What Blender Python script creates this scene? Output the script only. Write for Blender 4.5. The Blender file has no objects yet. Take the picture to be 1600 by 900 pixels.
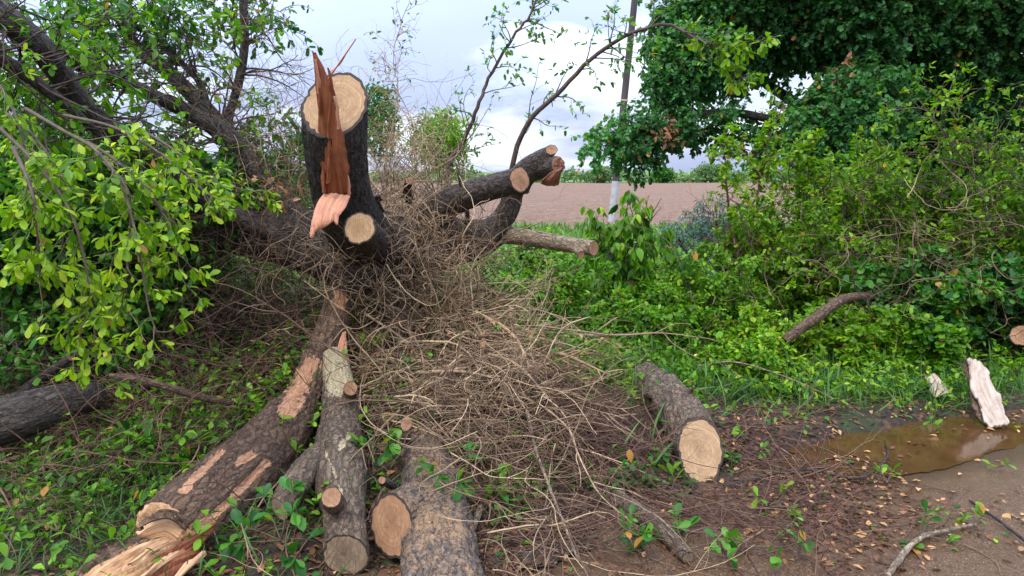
import bpy, math
import numpy as np
from math import radians, sin, cos, pi

SC = bpy.context.scene
COL = SC.collection

# ------------------------------------------------------------------ camera
CAMZ = 1.6
PITCH = radians(9.4)
FPX = 1100.0
cam = bpy.data.cameras.new('camera')
cam.lens = 36.0 * FPX / 1600.0
cam.clip_start = 0.05
cam.clip_end = 6000
cam_o = bpy.data.objects.new('camera', cam)
COL.objects.link(cam_o)
cam_o.location = (0, 0, CAMZ)
cam_o.rotation_euler = (radians(90) - PITCH, 0, 0)
SC.camera = cam_o

# ------------------------------------------------------------------ world + sun
SUN_EL, SUN_AZ = radians(58), radians(205)      # azimuth measured clockwise from +Y: behind the camera, to its left
w = bpy.data.worlds.new('World')
SC.world = w
w.use_nodes = True
nt = w.node_tree
N, L = nt.nodes, nt.links
N.clear()
out = N.new('ShaderNodeOutputWorld')
bg = N.new('ShaderNodeBackground')
bg.inputs['Strength'].default_value = 0.13
sky = N.new('ShaderNodeTexSky')
sky.sky_type = 'NISHITA'
sky.sun_disc = False
sky.sun_elevation = SUN_EL
sky.sun_rotation = SUN_AZ
sky.air_density = 1.2
sky.dust_density = 1.5
tc = N.new('ShaderNodeTexCoord')
sep = N.new('ShaderNodeSeparateXYZ')
L.new(tc.outputs['Generated'], sep.inputs[0])
add = N.new('ShaderNodeMath'); add.operation = 'ADD'; add.inputs[1].default_value = 0.22
mx = N.new('ShaderNodeMath'); mx.operation = 'MAXIMUM'; mx.inputs[1].default_value = 0.0
L.new(sep.outputs['Z'], mx.inputs[0]); L.new(mx.outputs[0], add.inputs[0])
dx = N.new('ShaderNodeMath'); dx.operation = 'DIVIDE'
dy = N.new('ShaderNodeMath'); dy.operation = 'DIVIDE'
L.new(sep.outputs['X'], dx.inputs[0]); L.new(add.outputs[0], dx.inputs[1])
L.new(sep.outputs['Y'], dy.inputs[0]); L.new(add.outputs[0], dy.inputs[1])
cmb = N.new('ShaderNodeCombineXYZ')
L.new(dx.outputs[0], cmb.inputs[0]); L.new(dy.outputs[0], cmb.inputs[1])
cmb.inputs[2].default_value = 3.7
cn = N.new('ShaderNodeTexNoise')
cn.inputs['Scale'].default_value = 1.15; cn.inputs['Detail'].default_value = 9; cn.inputs['Roughness'].default_value = 0.55
cn.inputs['Distortion'].default_value = 0.35
L.new(cmb.outputs[0], cn.inputs['Vector'])
cr = N.new('ShaderNodeValToRGB')
cr.color_ramp.elements[0].position = 0.43; cr.color_ramp.elements[1].position = 0.66
L.new(cn.outputs['Fac'], cr.inputs[0])
# a second, wider layer: the grey-violet bases of the overcast
cn2 = N.new('ShaderNodeTexNoise')
cn2.inputs['Scale'].default_value = 0.55; cn2.inputs['Detail'].default_value = 6
L.new(cmb.outputs[0], cn2.inputs['Vector'])
ccol = N.new('ShaderNodeValToRGB')
ccol.color_ramp.elements[0].position = 0.35; ccol.color_ramp.elements[0].color = (2.8, 3.35, 5.3, 1)
ccol.color_ramp.elements[1].position = 0.65; ccol.color_ramp.elements[1].color = (3.9, 4.5, 6.6, 1)
L.new(cn2.outputs['Fac'], ccol.inputs[0])
base = N.new('ShaderNodeMix'); base.data_type = 'RGBA'; base.inputs[0].default_value = 0.88
L.new(sky.outputs[0], base.inputs[6]); L.new(ccol.outputs[0], base.inputs[7])
mixc = N.new('ShaderNodeMix'); mixc.data_type = 'RGBA'
mixc.inputs[7].default_value = (7.4, 7.8, 8.7, 1)
L.new(cr.outputs[0], mixc.inputs[0]); L.new(base.outputs[2], mixc.inputs[6])
zr = N.new('ShaderNodeMath'); zr.operation = 'MULTIPLY_ADD'; zr.inputs[1].default_value = 2.0; zr.inputs[2].default_value = 0.72
L.new(mx.outputs[0], zr.inputs[0])
zen = N.new('ShaderNodeMix'); zen.data_type = 'RGBA'; zen.blend_type = 'MULTIPLY'; zen.inputs[0].default_value = 1.0   # an overcast sky is brighter overhead
L.new(mixc.outputs[2], zen.inputs[6]); L.new(zr.outputs[0], zen.inputs[7])
L.new(zen.outputs[2], bg.inputs[0]); L.new(bg.outputs[0], out.inputs[0])

sun = bpy.data.lights.new('sun', 'SUN')
sun.energy = 1.5; sun.angle = radians(14); sun.color = (1.0, 0.96, 0.9)
sun_o = bpy.data.objects.new('sun', sun)
COL.objects.link(sun_o)
sun_o.rotation_euler = (radians(90) - SUN_EL, 0, -SUN_AZ + pi)
sun_o.location = (0, -5, 20)

SC.view_settings.view_transform = 'Standard'
SC.view_settings.look = 'None'
SC.view_settings.exposure = 0.74
SC.view_settings.gamma = 1.0
SC.render.engine = 'CYCLES'
SC.cycles.max_bounces = 6
SC.cycles.diffuse_bounces = 3
SC.cycles.glossy_bounces = 2
SC.cycles.transmission_bounces = 3
SC.cycles.caustics_reflective = False
SC.cycles.caustics_refractive = False

# ------------------------------------------------------------------ helpers
rng = np.random.default_rng(7)
def V3(*a): return np.array(a, float)
CAPS = []
CAM = V3(0, 0, CAMZ)
Fv = V3(0, cos(PITCH), -sin(PITCH)); Uv = V3(0, sin(PITCH), cos(PITCH)); Rv = V3(1, 0, 0)
def ray(px, py): return Fv + Rv * ((px - 800) / FPX) + Uv * ((450 - py) / FPX)
def at(px, py, Y):
    r = ray(px, py); return CAM + r * (Y / r[1])
def atz(px, py, z=0.0):
    r = ray(px, py); return CAM + r * ((z - CAMZ) / r[2])
def proj(P):
    d = P - CAM; f = d @ Fv
    return 800 + FPX * (d @ Rv) / f, 450 - FPX * (d @ Uv) / f
def nrm(v): return v / np.maximum(np.linalg.norm(v, axis=-1, keepdims=True), 1e-9)

def hsh(i, j, k):
    n = (i * 374761393 + j * 668265263 + k * 2147483647) & 0xffffffff
    n = ((n ^ (n >> 13)) * 1274126177) & 0xffffffff
    return ((n ^ (n >> 16)) & 0xffff) / 32767.5 - 1.0
def noise(P):
    P = np.asarray(P, float); i = np.floor(P).astype(np.int64); f = P - i; f = f * f * (3 - 2 * f)
    r = 0
    for a in (0, 1):
        for b in (0, 1):
            for c in (0, 1):
                wgt = (f[..., 0] if a else 1 - f[..., 0]) * (f[..., 1] if b else 1 - f[..., 1]) * (f[..., 2] if c else 1 - f[..., 2])
                r = r + wgt * hsh(i[..., 0] + a, i[..., 1] + b, i[..., 2] + c)
    return r
def fbm(P, o=3):
    P = np.asarray(P, float); s = 0; a = 1.0
    for k in range(o):
        s = s + a * noise(P * 2 ** k + 17.3 * k); a *= .5
    return s
def n2(x, y, s, z=0.0, o=3): return fbm(np.stack([x * s, y * s, np.zeros_like(x) + z], -1), o)

# height of the verge: flat, with the heap of cut brushwood raised in the middle
def H(x, y):
    x = np.asarray(x, float); y = np.asarray(y, float)
    near = np.exp(-((y - 6) / 9) ** 4) * np.exp(-(x / 14) ** 4)
    e = road_side(x, y)                                   # > 0 on the verge
    v = np.clip(e / 0.5, 0, 1)
    h = (0.05 * n2(x, y, 1.3) + 0.02 * n2(x, y, 6.0, 5)) * near * v
    h = h + 0.46 * np.exp(-((x + 0.65) / 0.8) ** 2 - ((y - 5.1) / 0.7) ** 2)
    h = h + 0.22 * np.exp(-((x + 0.2) / 0.9) ** 2 - ((y - 4.1) / 0.5) ** 2)
    h = h + 0.22 * np.exp(-((x + 2.3) / 1.0) ** 2 - ((y - 5.6) / 0.8) ** 2)
    h = h + 0.10 * np.clip(e - 1.2, 0, 1) * near
    h = h - .10 * np.exp(-pud(x, y) ** 2)
    return h - 0.012 + .045 * np.clip(e / .35, 0, 1) * near - .07 * np.clip(-e / .3, 0, 1) * near
def pud(x, y):
    u = (x - PC[0]) * ED[0] + (y - PC[1]) * ED[1]; v = (x - PC[0]) * EN[0] + (y - PC[1]) * EN[1]
    return (u / .95) ** 2 + (v / .30) ** 2
PC = atz(1430, 694, 0)                       # the puddle lies in a shallow dip
# the road edge: a line running away to the right
EA = V3(-2.6, 2.15, 0); EB = V3(5.0, 4.95, 0)
ED = nrm(EB - EA); EN = V3(-ED[1], ED[0], 0)
def road_side(x, y):
    s = (x - EA[0]) * ED[0] + (y - EA[1]) * ED[1]
    return .6 * np.clip((.5 - x) / 1.8, 0, 1) + (x - EA[0]) * EN[0] + (y - EA[1]) * EN[1] - 0.12 * np.sin(s * 1.1 + 1) - 0.05 * np.sin(s * 3.3)
def Hr(x, y):
    """height of whatever ground is on top: verge or road"""
    return np.where(road_side(np.asarray(x, float), np.asarray(y, float)) > 0, H(x, y), np.maximum(H(x, y), 0.0))

ORG = {}
class Geo:
    def __init__(s): s.v = []; s.f = []; s.n = 0; s.t = []; s.b = []; s.wd = []; s.smooth = True
    def add(s, V, faces, tint=0.5, bk=None, wood=None):
        V = np.asarray(V, float).reshape(-1, 3); m = len(V)
        s.v.append(V)
        for F in faces:
            F = np.asarray(F, np.int64)
            if F.size: s.f.append(F + s.n)
        s.t.append(np.broadcast_to(np.asarray(tint, float), (m,)) if np.ndim(tint) == 0 else np.asarray(tint, float))
        s.b.append(V if bk is None else np.asarray(bk, float).reshape(-1, 3))
        s.wd.append(np.zeros(m) if wood is None else np.asarray(wood, float))
        s.n += m
    def build(s, name, mat, parent=None, loc=None, label=None, **props):
        me = bpy.data.meshes.new(name)
        V = np.concatenate(s.v); org = V3(0, 0, 0)
        if parent is not None: org = ORG[parent.name]
        elif loc is not None: org = np.asarray(loc, float)
        nl = sum(F.size for F in s.f); nf = sum(len(F) for F in s.f)
        me.vertices.add(len(V)); me.loops.add(nl); me.polygons.add(nf)
        me.vertices.foreach_set('co', (V - org).astype(np.float32).ravel())
        me.loops.foreach_set('vertex_index', np.concatenate([F.ravel() for F in s.f]).astype(np.int32))
        tot = np.concatenate([np.full(len(F), F.shape[1]) for F in s.f]).astype(np.int32)
        st = np.concatenate([[0], np.cumsum(tot)[:-1]]).astype(np.int32)
        me.polygons.foreach_set('loop_start', st); me.polygons.foreach_set('loop_total', tot)
        me.polygons.foreach_set('use_smooth', np.full(nf, s.smooth))
        me.update(calc_edges=True)
        a = me.attributes.new('tint', 'FLOAT', 'POINT'); a.data.foreach_set('value', np.concatenate(s.t).astype(np.float32))
        a = me.attributes.new('bk', 'FLOAT_VECTOR', 'POINT'); a.data.foreach_set('vector', np.concatenate(s.b).astype(np.float32).ravel())
        a = me.attributes.new('wood', 'FLOAT', 'POINT'); a.data.foreach_set('value', np.concatenate(s.wd).astype(np.float32))
        me.materials.append(mat)
        o = bpy.data.objects.new(name, me); COL.objects.link(o)
        if parent is not None: o.parent = parent
        else: o.location = org
        ORG[o.name] = org
        if label: o['label'] = label
        for k, v in props.items(): o[k] = v
        return o
def thing(name, label, cat, loc, group=None):
    o = bpy.data.objects.new(name, None); COL.objects.link(o)
    o.empty_display_size = 0.1
    o.location = tuple(loc); o['label'] = label; o['category'] = cat
    if group: o['group'] = group
    ORG[o.name] = np.asarray(loc, float)
    return o

# ------------------------------------------------------------------ curves, tubes
def spline(pts, n):
    P = np.asarray(pts, float)
    Q = np.vstack([2 * P[0] - P[1], P, 2 * P[-1] - P[-2]])
    seg = len(P) - 1; u = np.linspace(0, seg, n); i = np.minimum(u.astype(int), seg - 1); t = (u - i)[:, None]
    a, b, c, d = Q[i], Q[i + 1], Q[i + 2], Q[i + 3]
    return 0.5 * (2 * b + (c - a) * t + (2 * a - 5 * b + 4 * c - d) * t ** 2 + (3 * b - a - 3 * c + d) * t ** 3)
def frames(P):
    T = np.empty_like(P); T[:, 1:-1] = P[:, 2:] - P[:, :-2]; T[:, 0] = P[:, 1] - P[:, 0]; T[:, -1] = P[:, -1] - P[:, -2]
    T = nrm(T); n, m, _ = P.shape
    ref = np.where(np.abs(T[:, 0, 2:3]) > .8, V3(1, 0, 0), V3(0, 0, 1))
    A = np.empty_like(P); a = nrm(np.cross(T[:, 0], ref)); A[:, 0] = a
    for i in range(1, m):
        a = nrm(a - (a * T[:, i]).sum(-1, keepdims=True) * T[:, i]); A[:, i] = a
    return T, A, np.cross(T, A)
def tubes(g, P, R, k=5, tint=0.5):
    """P (n,m,3) polylines, R (n,m) radii; tapering thin stems"""
    if len(P) == 0: return
    n, m, _ = P.shape
    T, A, B = frames(P)
    th = np.arange(k) * 2 * pi / k
    V = P[:, :, None] + R[:, :, None, None] * (A[:, :, None] * np.cos(th)[:, None] + B[:, :, None] * np.sin(th)[:, None])
    idx = np.arange(n * m * k).reshape(n, m, k)
    a = idx[:, :-1]; b = idx[:, 1:]
    F = np.stack([a, np.roll(a, -1, 2), np.roll(b, -1, 2), b], -1).reshape(-1, 4)
    tt = np.broadcast_to(np.asarray(tint, float).reshape(-1, 1, 1) if np.ndim(tint) else np.full((1, 1, 1), tint), (n, m, k)).reshape(-1)
    g.add(V, [F], tt)
def taper(n, m, r0, r1):
    t = np.linspace(0, 1, m)
    return np.asarray(r0).reshape(-1, 1) * (1 - t) + np.asarray(r1).reshape(-1, 1) * t + np.zeros((n, 1))
def walk(S, D, Ln, m, wander=.15, grav=0., floor=None, att=.6):
    S = np.asarray(S, float); n = len(S); d = nrm(np.asarray(D, float)); Ln = np.broadcast_to(Ln, (n,))
    st = (Ln / (m - 1))[:, None]; P = np.empty((n, m, 3)); P[:, 0] = S; vel = rng.normal(0, wander, (n, 3))
    for i in range(1, m):
        P[:, i] = P[:, i - 1] + d * st
        if floor is not None:
            lo = Hr(P[:, i, 0], P[:, i, 1]) + floor
            low = P[:, i, 2] < lo
            P[:, i, 2] = np.maximum(P[:, i, 2], lo)
            d[low, 2] = np.maximum(d[low, 2], 0.03)
        vel = vel * att + rng.normal(0, wander, (n, 3))
        d = nrm(d + vel + V3(0, 0, -grav))
    return P
def sample(P, per, t0, t1, jit=True):
    """points on polylines: returns pos, tangent, path id, t"""
    n, m, _ = P.shape
    t = rng.uniform(t0, t1, (n, per)) if jit else np.tile(np.linspace(t0, t1, per), (n, 1))
    u = t * (m - 1); i = np.minimum(u.astype(int), m - 2); f = (u - i)[..., None]
    r = np.arange(n)[:, None]
    a, b = P[r, i], P[r, i + 1]
    return (a + (b - a) * f).reshape(-1, 3), nrm(b - a).reshape(-1, 3), np.repeat(np.arange(n), per), t.ravel()
def perp(T):
    q = rng.normal(size=T.shape); return nrm(q - (q * T).sum(-1, keepdims=True) * T)

SHAPES = {
    'obovate': ([.3, .65, .9], [.14, .27, .17]),
    'ovate': ([.22, .5, .8], [.2, .25, .13]),
    'round': ([.2, .55, .85], [.24, .36, .22]),
    'lance': ([.2, .5, .8], [.09, .12, .06]),
}
def leaves(g, P, D, Nn, size, tint, shape='obovate', detail=1, curl=.18):
    n = len(P)
    if n == 0: return
    D = nrm(D); Nn = nrm(Nn - (Nn * D).sum(-1, keepdims=True) * D); S = np.cross(Nn, D)
    st, hw = SHAPES[shape]; sz = np.broadcast_to(size, (n,))[:, None, None]
    if detail:
        X = [0] + [s for s in st for _ in range(3)] + [1.0]
        Y = [0] + [c * h for h in hw for c in (-1, 0, 1)] + [0]
        Z = [0] + [(.32 * h if c else 0) for h in hw for c in (-1, 0, 1)] + [0]
        tri = [[0, 2, 1], [0, 3, 2], [7, 8, 10], [8, 9, 10]]
        quad = [[1, 2, 5, 4], [2, 3, 6, 5], [4, 5, 8, 7], [5, 6, 9, 8]]
    else:
        X = [0, st[0], st[0], st[2], st[2], 1.0]; h0 = (hw[0] + hw[1]) / 2 * 1.05; h1 = (hw[2] + hw[1]) / 2 * 1.0
        Y = [0, -h0, h0, -h1, h1, 0]; Z = [0, .06, .06, .05, .05, 0]
        tri = [[0, 2, 1], [3, 4, 5]]; quad = [[1, 2, 4, 3]]
    X = np.array(X, float); Y = np.array(Y); c = (rng.normal(curl, .12, n))[:, None]
    Z = np.array(Z)[None] - c * (X ** 2)[None]
    V = P[:, None] + sz * (X[None, :, None] * D[:, None] + Y[None, :, None] * S[:, None] + Z[..., None] * Nn[:, None])
    k = len(X); off = (np.arange(n) * k)[:, None, None]
    tt = np.repeat(np.broadcast_to(tint, (n,)), k)
    bk = np.tile(np.stack([X, Y, Y * 0], -1), (n, 1))
    g.add(V, [(np.array(tri)[None] + off).reshape(-1, 3), (np.array(quad)[None] + off).reshape(-1, 4)], tt, bk)
def leaf_on(g, P, per, t0, size, tint, ang=58, droop=.25, up=1.0, shape='obovate', detail=1, tips=True, tj=.2):
    if len(P) == 0: return
    pos, T, pid, t = sample(P, per, t0, 1.0)
    if tips:
        half = rng.random(len(t)) < .45
        u = t.copy(); n, m, _ = P.shape
        q = 1 - (1 - t[half]) * .25; uu = q * (m - 1); i = np.minimum(uu.astype(int), m - 2); f = (uu - i)[:, None]
        pos[half] = P[pid[half], i] * (1 - f) + P[pid[half], i + 1] * f
    a = np.radians(rng.normal(ang, 14, len(t)))[:, None]
    D = T * np.cos(a) + perp(T) * np.sin(a) + V3(0, 0, -droop)
    Nn = V3(0, 0, up) + rng.normal(0, .45, D.shape)
    ti = np.asarray(tint, float); ti = ti[pid] if ti.ndim else np.full(len(t), float(ti))
    leaves(g, pos, D, Nn, size * rng.uniform(.45, 1.25, len(t)), np.clip(ti + rng.normal(0, tj, len(t)), 0, 1), shape, detail)
def kids(P, per, t0, t1, ang, Ln, m, wander, grav, shrink=.4, floor=None, upw=0.):
    pos, T, pid, t = sample(P, per, t0, t1)
    a = np.radians(rng.normal(ang, 12, len(t)))[:, None]
    D = T * np.cos(a) + perp(T) * np.sin(a) + V3(0, 0, upw)
    return walk(pos, D, Ln * rng.uniform(.5, 1.2, len(t)) * (1 - shrink * t), m, wander, grav, floor), pid

# ------------------------------------------------------------------ logs
def big_tube(g, pts, rad, k=36, step=.03, amp=.07, fine=.035, n0=None, n1=None, seed=0, tint=.5, patches=(), dust=None, inset=.006, knots=()):
    """a thick limb; n0/n1 = normals of saw cuts at start/end. Returns the two end rings"""
    pts = np.asarray(pts, float); Ltot = np.linalg.norm(np.diff(pts, axis=0), axis=1).sum()
    m = max(6, int(Ltot / step)); P = spline(pts, m)
    Rr = spline(np.stack([rad, rad, rad], -1), m)[:, 0]
    CAPS.append((P[::3], Rr[::3]))
    T, A, B = frames(P[None]); T, A, B = T[0], A[0], B[0]
    s = np.concatenate([[0], np.cumsum(np.linalg.norm(np.diff(P, axis=0), axis=1))])
    th = np.arange(k) * 2 * pi / k
    C, S_ = np.cos(th), np.sin(th)
    bk = np.stack([Rr[:, None] * C, Rr[:, None] * S_, np.tile(s[:, None], (1, k))], -1) + seed * 3.1
    q = bk.copy()
    low = fbm(q * np.array([9., 9., 3.]), 3)
    fis = np.abs(fbm(q * np.array([60., 60., 14.]), 2))
    rr = Rr[:, None] * (1 + amp * low) + fine * .42 * (0.5 - fis) * np.minimum(Rr[:, None] / .12, 1)
    for (ks, kth, kr, kh) in knots:      # swellings: arclength, angle, size, height
        dth = np.angle(np.exp(1j * (th - kth)))
        rr = rr + kh * np.exp(-((s[:, None] - ks) / kr) ** 2 - (dth * Rr[:, None] / kr) ** 2)
    dirs = A[:, None] * C[:, None] + B[:, None] * S_[:, None]
    V = P[:, None] + rr[..., None] * dirs
    wood = np.zeros((m, k)); face = (dirs * nrm(CAM - P)[:, None]).sum(-1)
    if patches:
        X, Y = proj(V)
        for (x0, y0, x1, y1, wd, amt) in patches:   # capsule in the photo's pixels, baked on the side that is seen
            d = np.array([x1 - x0, y1 - y0], float); l2 = max(d @ d, 1)
            t = np.clip(((X - x0) * d[0] + (Y - y0) * d[1]) / l2, 0, 1)
            dist = np.hypot(X - x0 - t * d[0], Y - y0 - t * d[1])
            wood = np.maximum(wood, np.where(face > -.1, amt * np.clip(1.4 - dist / wd, 0, 1), 0))
        V = V - dirs * (inset * (wood > .5))[..., None]
    if n1 is not None:
        n = nrm(np.asarray(n1, float)); c = P[-1]
        e = ((V - c) @ n); over = e > 0; over[-1] = True
        V = np.where(over[..., None], V - T[:, None] * (e / np.maximum((T @ n)[:, None], .2))[..., None], V)
    if n0 is not None:
        n = nrm(np.asarray(n0, float)); c = P[0]
        e = ((V - c) @ n); over = e > 0; over[0] = True
        V = np.where(over[..., None], V + T[:, None] * (e / np.maximum((-T @ n)[:, None], .2))[..., None], V)
    idx = np.arange(m * k).reshape(m, k); a, b = idx[:-1], idx[1:]
    F = np.stack([a, np.roll(a, -1, 1), np.roll(b, -1, 1), b], -1).reshape(-1, 4)
    tt = np.full((m, k), tint)
    if dust is not None: tt = np.full((m, k), tint)
    g.add(V, [F], tt.ravel(), bk, wood.ravel())
    for end, nn_, sg in ((0, n0, 1), (-1, n1, -1)):          # close unsawn ends with a shallow hollow
        if nn_ is None:
            rg = V[end]; c = rg.mean(0) + T[end] * sg * Rr[end] * .3; ar = np.arange(k)
            tri = np.stack([np.full(k, k), (ar + 1) % k, ar], -1) if sg > 0 else np.stack([np.full(k, k), ar, (ar + 1) % k], -1)
            g.add(np.vstack([rg, c[None]]), [tri], tint, np.vstack([bk[end], bk[end].mean(0)[None]]), np.r_[np.zeros(k), 0])
    return V[0], V[-1], T
def cap(g, ring, rings=9, bulge=0.0, flip=False, rough=.0035, jag=0., axis=None, off=(0, 0)):
    """the sawn (or snapped) face closing a ring of points"""
    c = ring.mean(0); k = len(ring); fr = np.linspace(1, 0.04, rings)
    e1 = nrm(ring[0] - c); nn = nrm(np.cross(ring[0] - c, ring[k // 4] - c)); e2 = np.cross(nn, e1)
    V = c + fr[:, None, None] * (ring - c)
    ax = nn if axis is None else nrm(axis)
    q = np.stack([(V - c) @ e1, (V - c) @ e2], -1)
    h = rough * np.where(fr[:, None] < .99, fbm(np.stack([q[..., 0] * 90, q[..., 1] * 12, q[..., 0] * 0], -1), 2), 0)
    if jag:
        h = h + jag * (np.abs(fbm(np.stack([q[..., 0] * 45, q[..., 1] * 45, q[..., 0] * 0 + 3], -1), 2))) * (fr[:, None] < .97)
    h = h + bulge * (1 - fr[:, None] ** 2)
    V = V + h[..., None] * ax
    bk = np.stack([q[..., 0] + off[0], q[..., 1] + off[1], np.tile(fr[:, None], (1, k))], -1)
    idx = np.arange(rings * k).reshape(rings, k); a, b = idx[:-1], idx[1:]
    F = np.stack([a, b, np.roll(b, -1, 1), np.roll(a, -1, 1)], -1).reshape(-1, 4)
    Vf = V.reshape(-1, 3); last = idx[-1]
    g.add(Vf, [F], 0.5, bk)
    # close the middle with one small fan
    cc = Vf[last].mean(0); n0 = g.n
    g.add(np.vstack([cc[None], Vf[last]]), [np.stack([np.zeros(k, int), 1 + (np.arange(k) + 1) % k, 1 + np.arange(k)], -1)], .5,
          np.vstack([[off[0], off[1], 0], bk[-1]]))

# ------------------------------------------------------------------ materials
def M(name):
    m = bpy.data.materials.new(name); m.use_nodes = True; t = m.node_tree; t.nodes.clear()
    o = t.nodes.new('ShaderNodeOutputMaterial'); return m, t, o
def nd(t, typ, **kw):
    n = t.nodes.new('ShaderNode' + typ)
    for k, v in kw.items():
        if k in n.inputs: n.inputs[k].default_value = v
        else: setattr(n, k, v)
    return n
def attr(t, name, outp='Fac'):
    n = t.nodes.new('ShaderNodeAttribute'); n.attribute_name = name; return n.outputs[outp]
def ramp(t, fac, stops):
    r = t.nodes.new('ShaderNodeValToRGB'); e = r.color_ramp.elements
    while len(e) < len(stops): e.new(.5)
    for x, (p, c) in zip(e, stops):
        x.position = p; x.color = (c, c, c, 1) if np.ndim(c) == 0 else (*c, 1)
    t.links.new(fac, r.inputs[0]); return r.outputs[0]
def mixc_(t, f, a, b, mode='MIX'):
    n = t.nodes.new('ShaderNodeMix'); n.data_type = 'RGBA'; n.blend_type = mode
    for i, x in ((0, f), (6, a), (7, b)):
        if isinstance(x, bpy.types.NodeSocket): t.links.new(x, n.inputs[i])
        else: n.inputs[i].default_value = x if i == 0 else (*x, 1)
    return n.outputs[2]
def math_(t, op, a, b=0., clamp=False):
    n = t.nodes.new('ShaderNodeMath'); n.operation = op; n.use_clamp = clamp
    for i, x in ((0, a), (1, b)):
        if isinstance(x, bpy.types.NodeSocket): t.links.new(x, n.inputs[i])
        else: n.inputs[i].default_value = x
    return n.outputs[0]
def scaled(t, vec, s):
    n = t.nodes.new('ShaderNodeMapping'); n.inputs['Scale'].default_value = s; t.links.new(vec, n.inputs[0]); return n.outputs[0]
def noi(t, vec, scale, detail=4, rough=.6, dist=0.):
    n = nd(t, 'TexNoise', Scale=scale, Detail=detail, Roughness=rough, Distortion=dist)
    if vec is not None: t.links.new(vec, n.inputs['Vector'])
    return n.outputs['Fac']
def bump(t, h, strength, dist=.01, prev=None):
    b = nd(t, 'Bump', Strength=strength, Distance=dist); t.links.new(h, b.inputs['Height'])
    if prev is not None: t.links.new(prev, b.inputs['Normal'])
    return b.outputs[0]
def finish(t, o, col, rough=.6, normal=None, spec=.5):
    p = nd(t, 'BsdfPrincipled')
    p.inputs['Specular IOR Level'].default_value = spec
    if isinstance(col, bpy.types.NodeSocket): t.links.new(col, p.inputs['Base Color'])
    else: p.inputs['Base Color'].default_value = (*col, 1)
    if isinstance(rough, bpy.types.NodeSocket): t.links.new(rough, p.inputs['Roughness'])
    else: p.inputs['Roughness'].default_value = rough
    if normal is not None: t.links.new(normal, p.inputs['Normal'])
    t.links.new(p.outputs[0], o.inputs[0]); return p

def leaf_mat(name, dark, mid, light, rough=.42, trans=.32, dead=None):
    m, t, o = M(name)
    c = ramp(t, attr(t, 'tint'), [(0, dark), (.5, mid), (1, light)])
    g = t.nodes.new('ShaderNodeNewGeometry')
    v = ramp(t, g.outputs['Random Per Island'], [(0, .72), (1, 1.25)])
    c = mixc_(t, 1.0, c, v, 'MULTIPLY')
    if dead:
        c = mixc_(t, ramp(t, g.outputs['Random Per Island'], [(0, 1.), (dead[0], 1.), (dead[0] + .005, 0.)]), c, dead[1])
    if not dead and rough < .5 and 'dry' not in name:
        r2 = nd(t, 'TexWhiteNoise', noise_dimensions='1D'); t.links.new(g.outputs['Random Per Island'], r2.inputs['W'])
        c = mixc_(t, ramp(t, r2.outputs['Value'], [(.018, 1.), (.022, 0.)]), c, (.34, .19, .03))
    back = mixc_(t, g.outputs['Backfacing'], c, mixc_(t, 1., c, (1.25, 1.12, 1.3), 'MULTIPLY'))
    p = nd(t, 'BsdfPrincipled'); t.links.new(back, p.inputs['Base Color']); p.inputs['Roughness'].default_value = rough
    p.inputs['Specular IOR Level'].default_value = .3
    tr = nd(t, 'BsdfTranslucent'); t.links.new(mixc_(t, 1., c, (1.5, 1.5, .6) if not name.startswith('dry') else (1.1, 1., .8), 'MULTIPLY'), tr.inputs[0])
    mx = nd(t, 'MixShader', Fac=trans); t.links.new(p.outputs[0], mx.inputs[1]); t.links.new(tr.outputs[0], mx.inputs[2])
    t.links.new(mx.outputs[0], o.inputs[0]); return m
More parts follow.
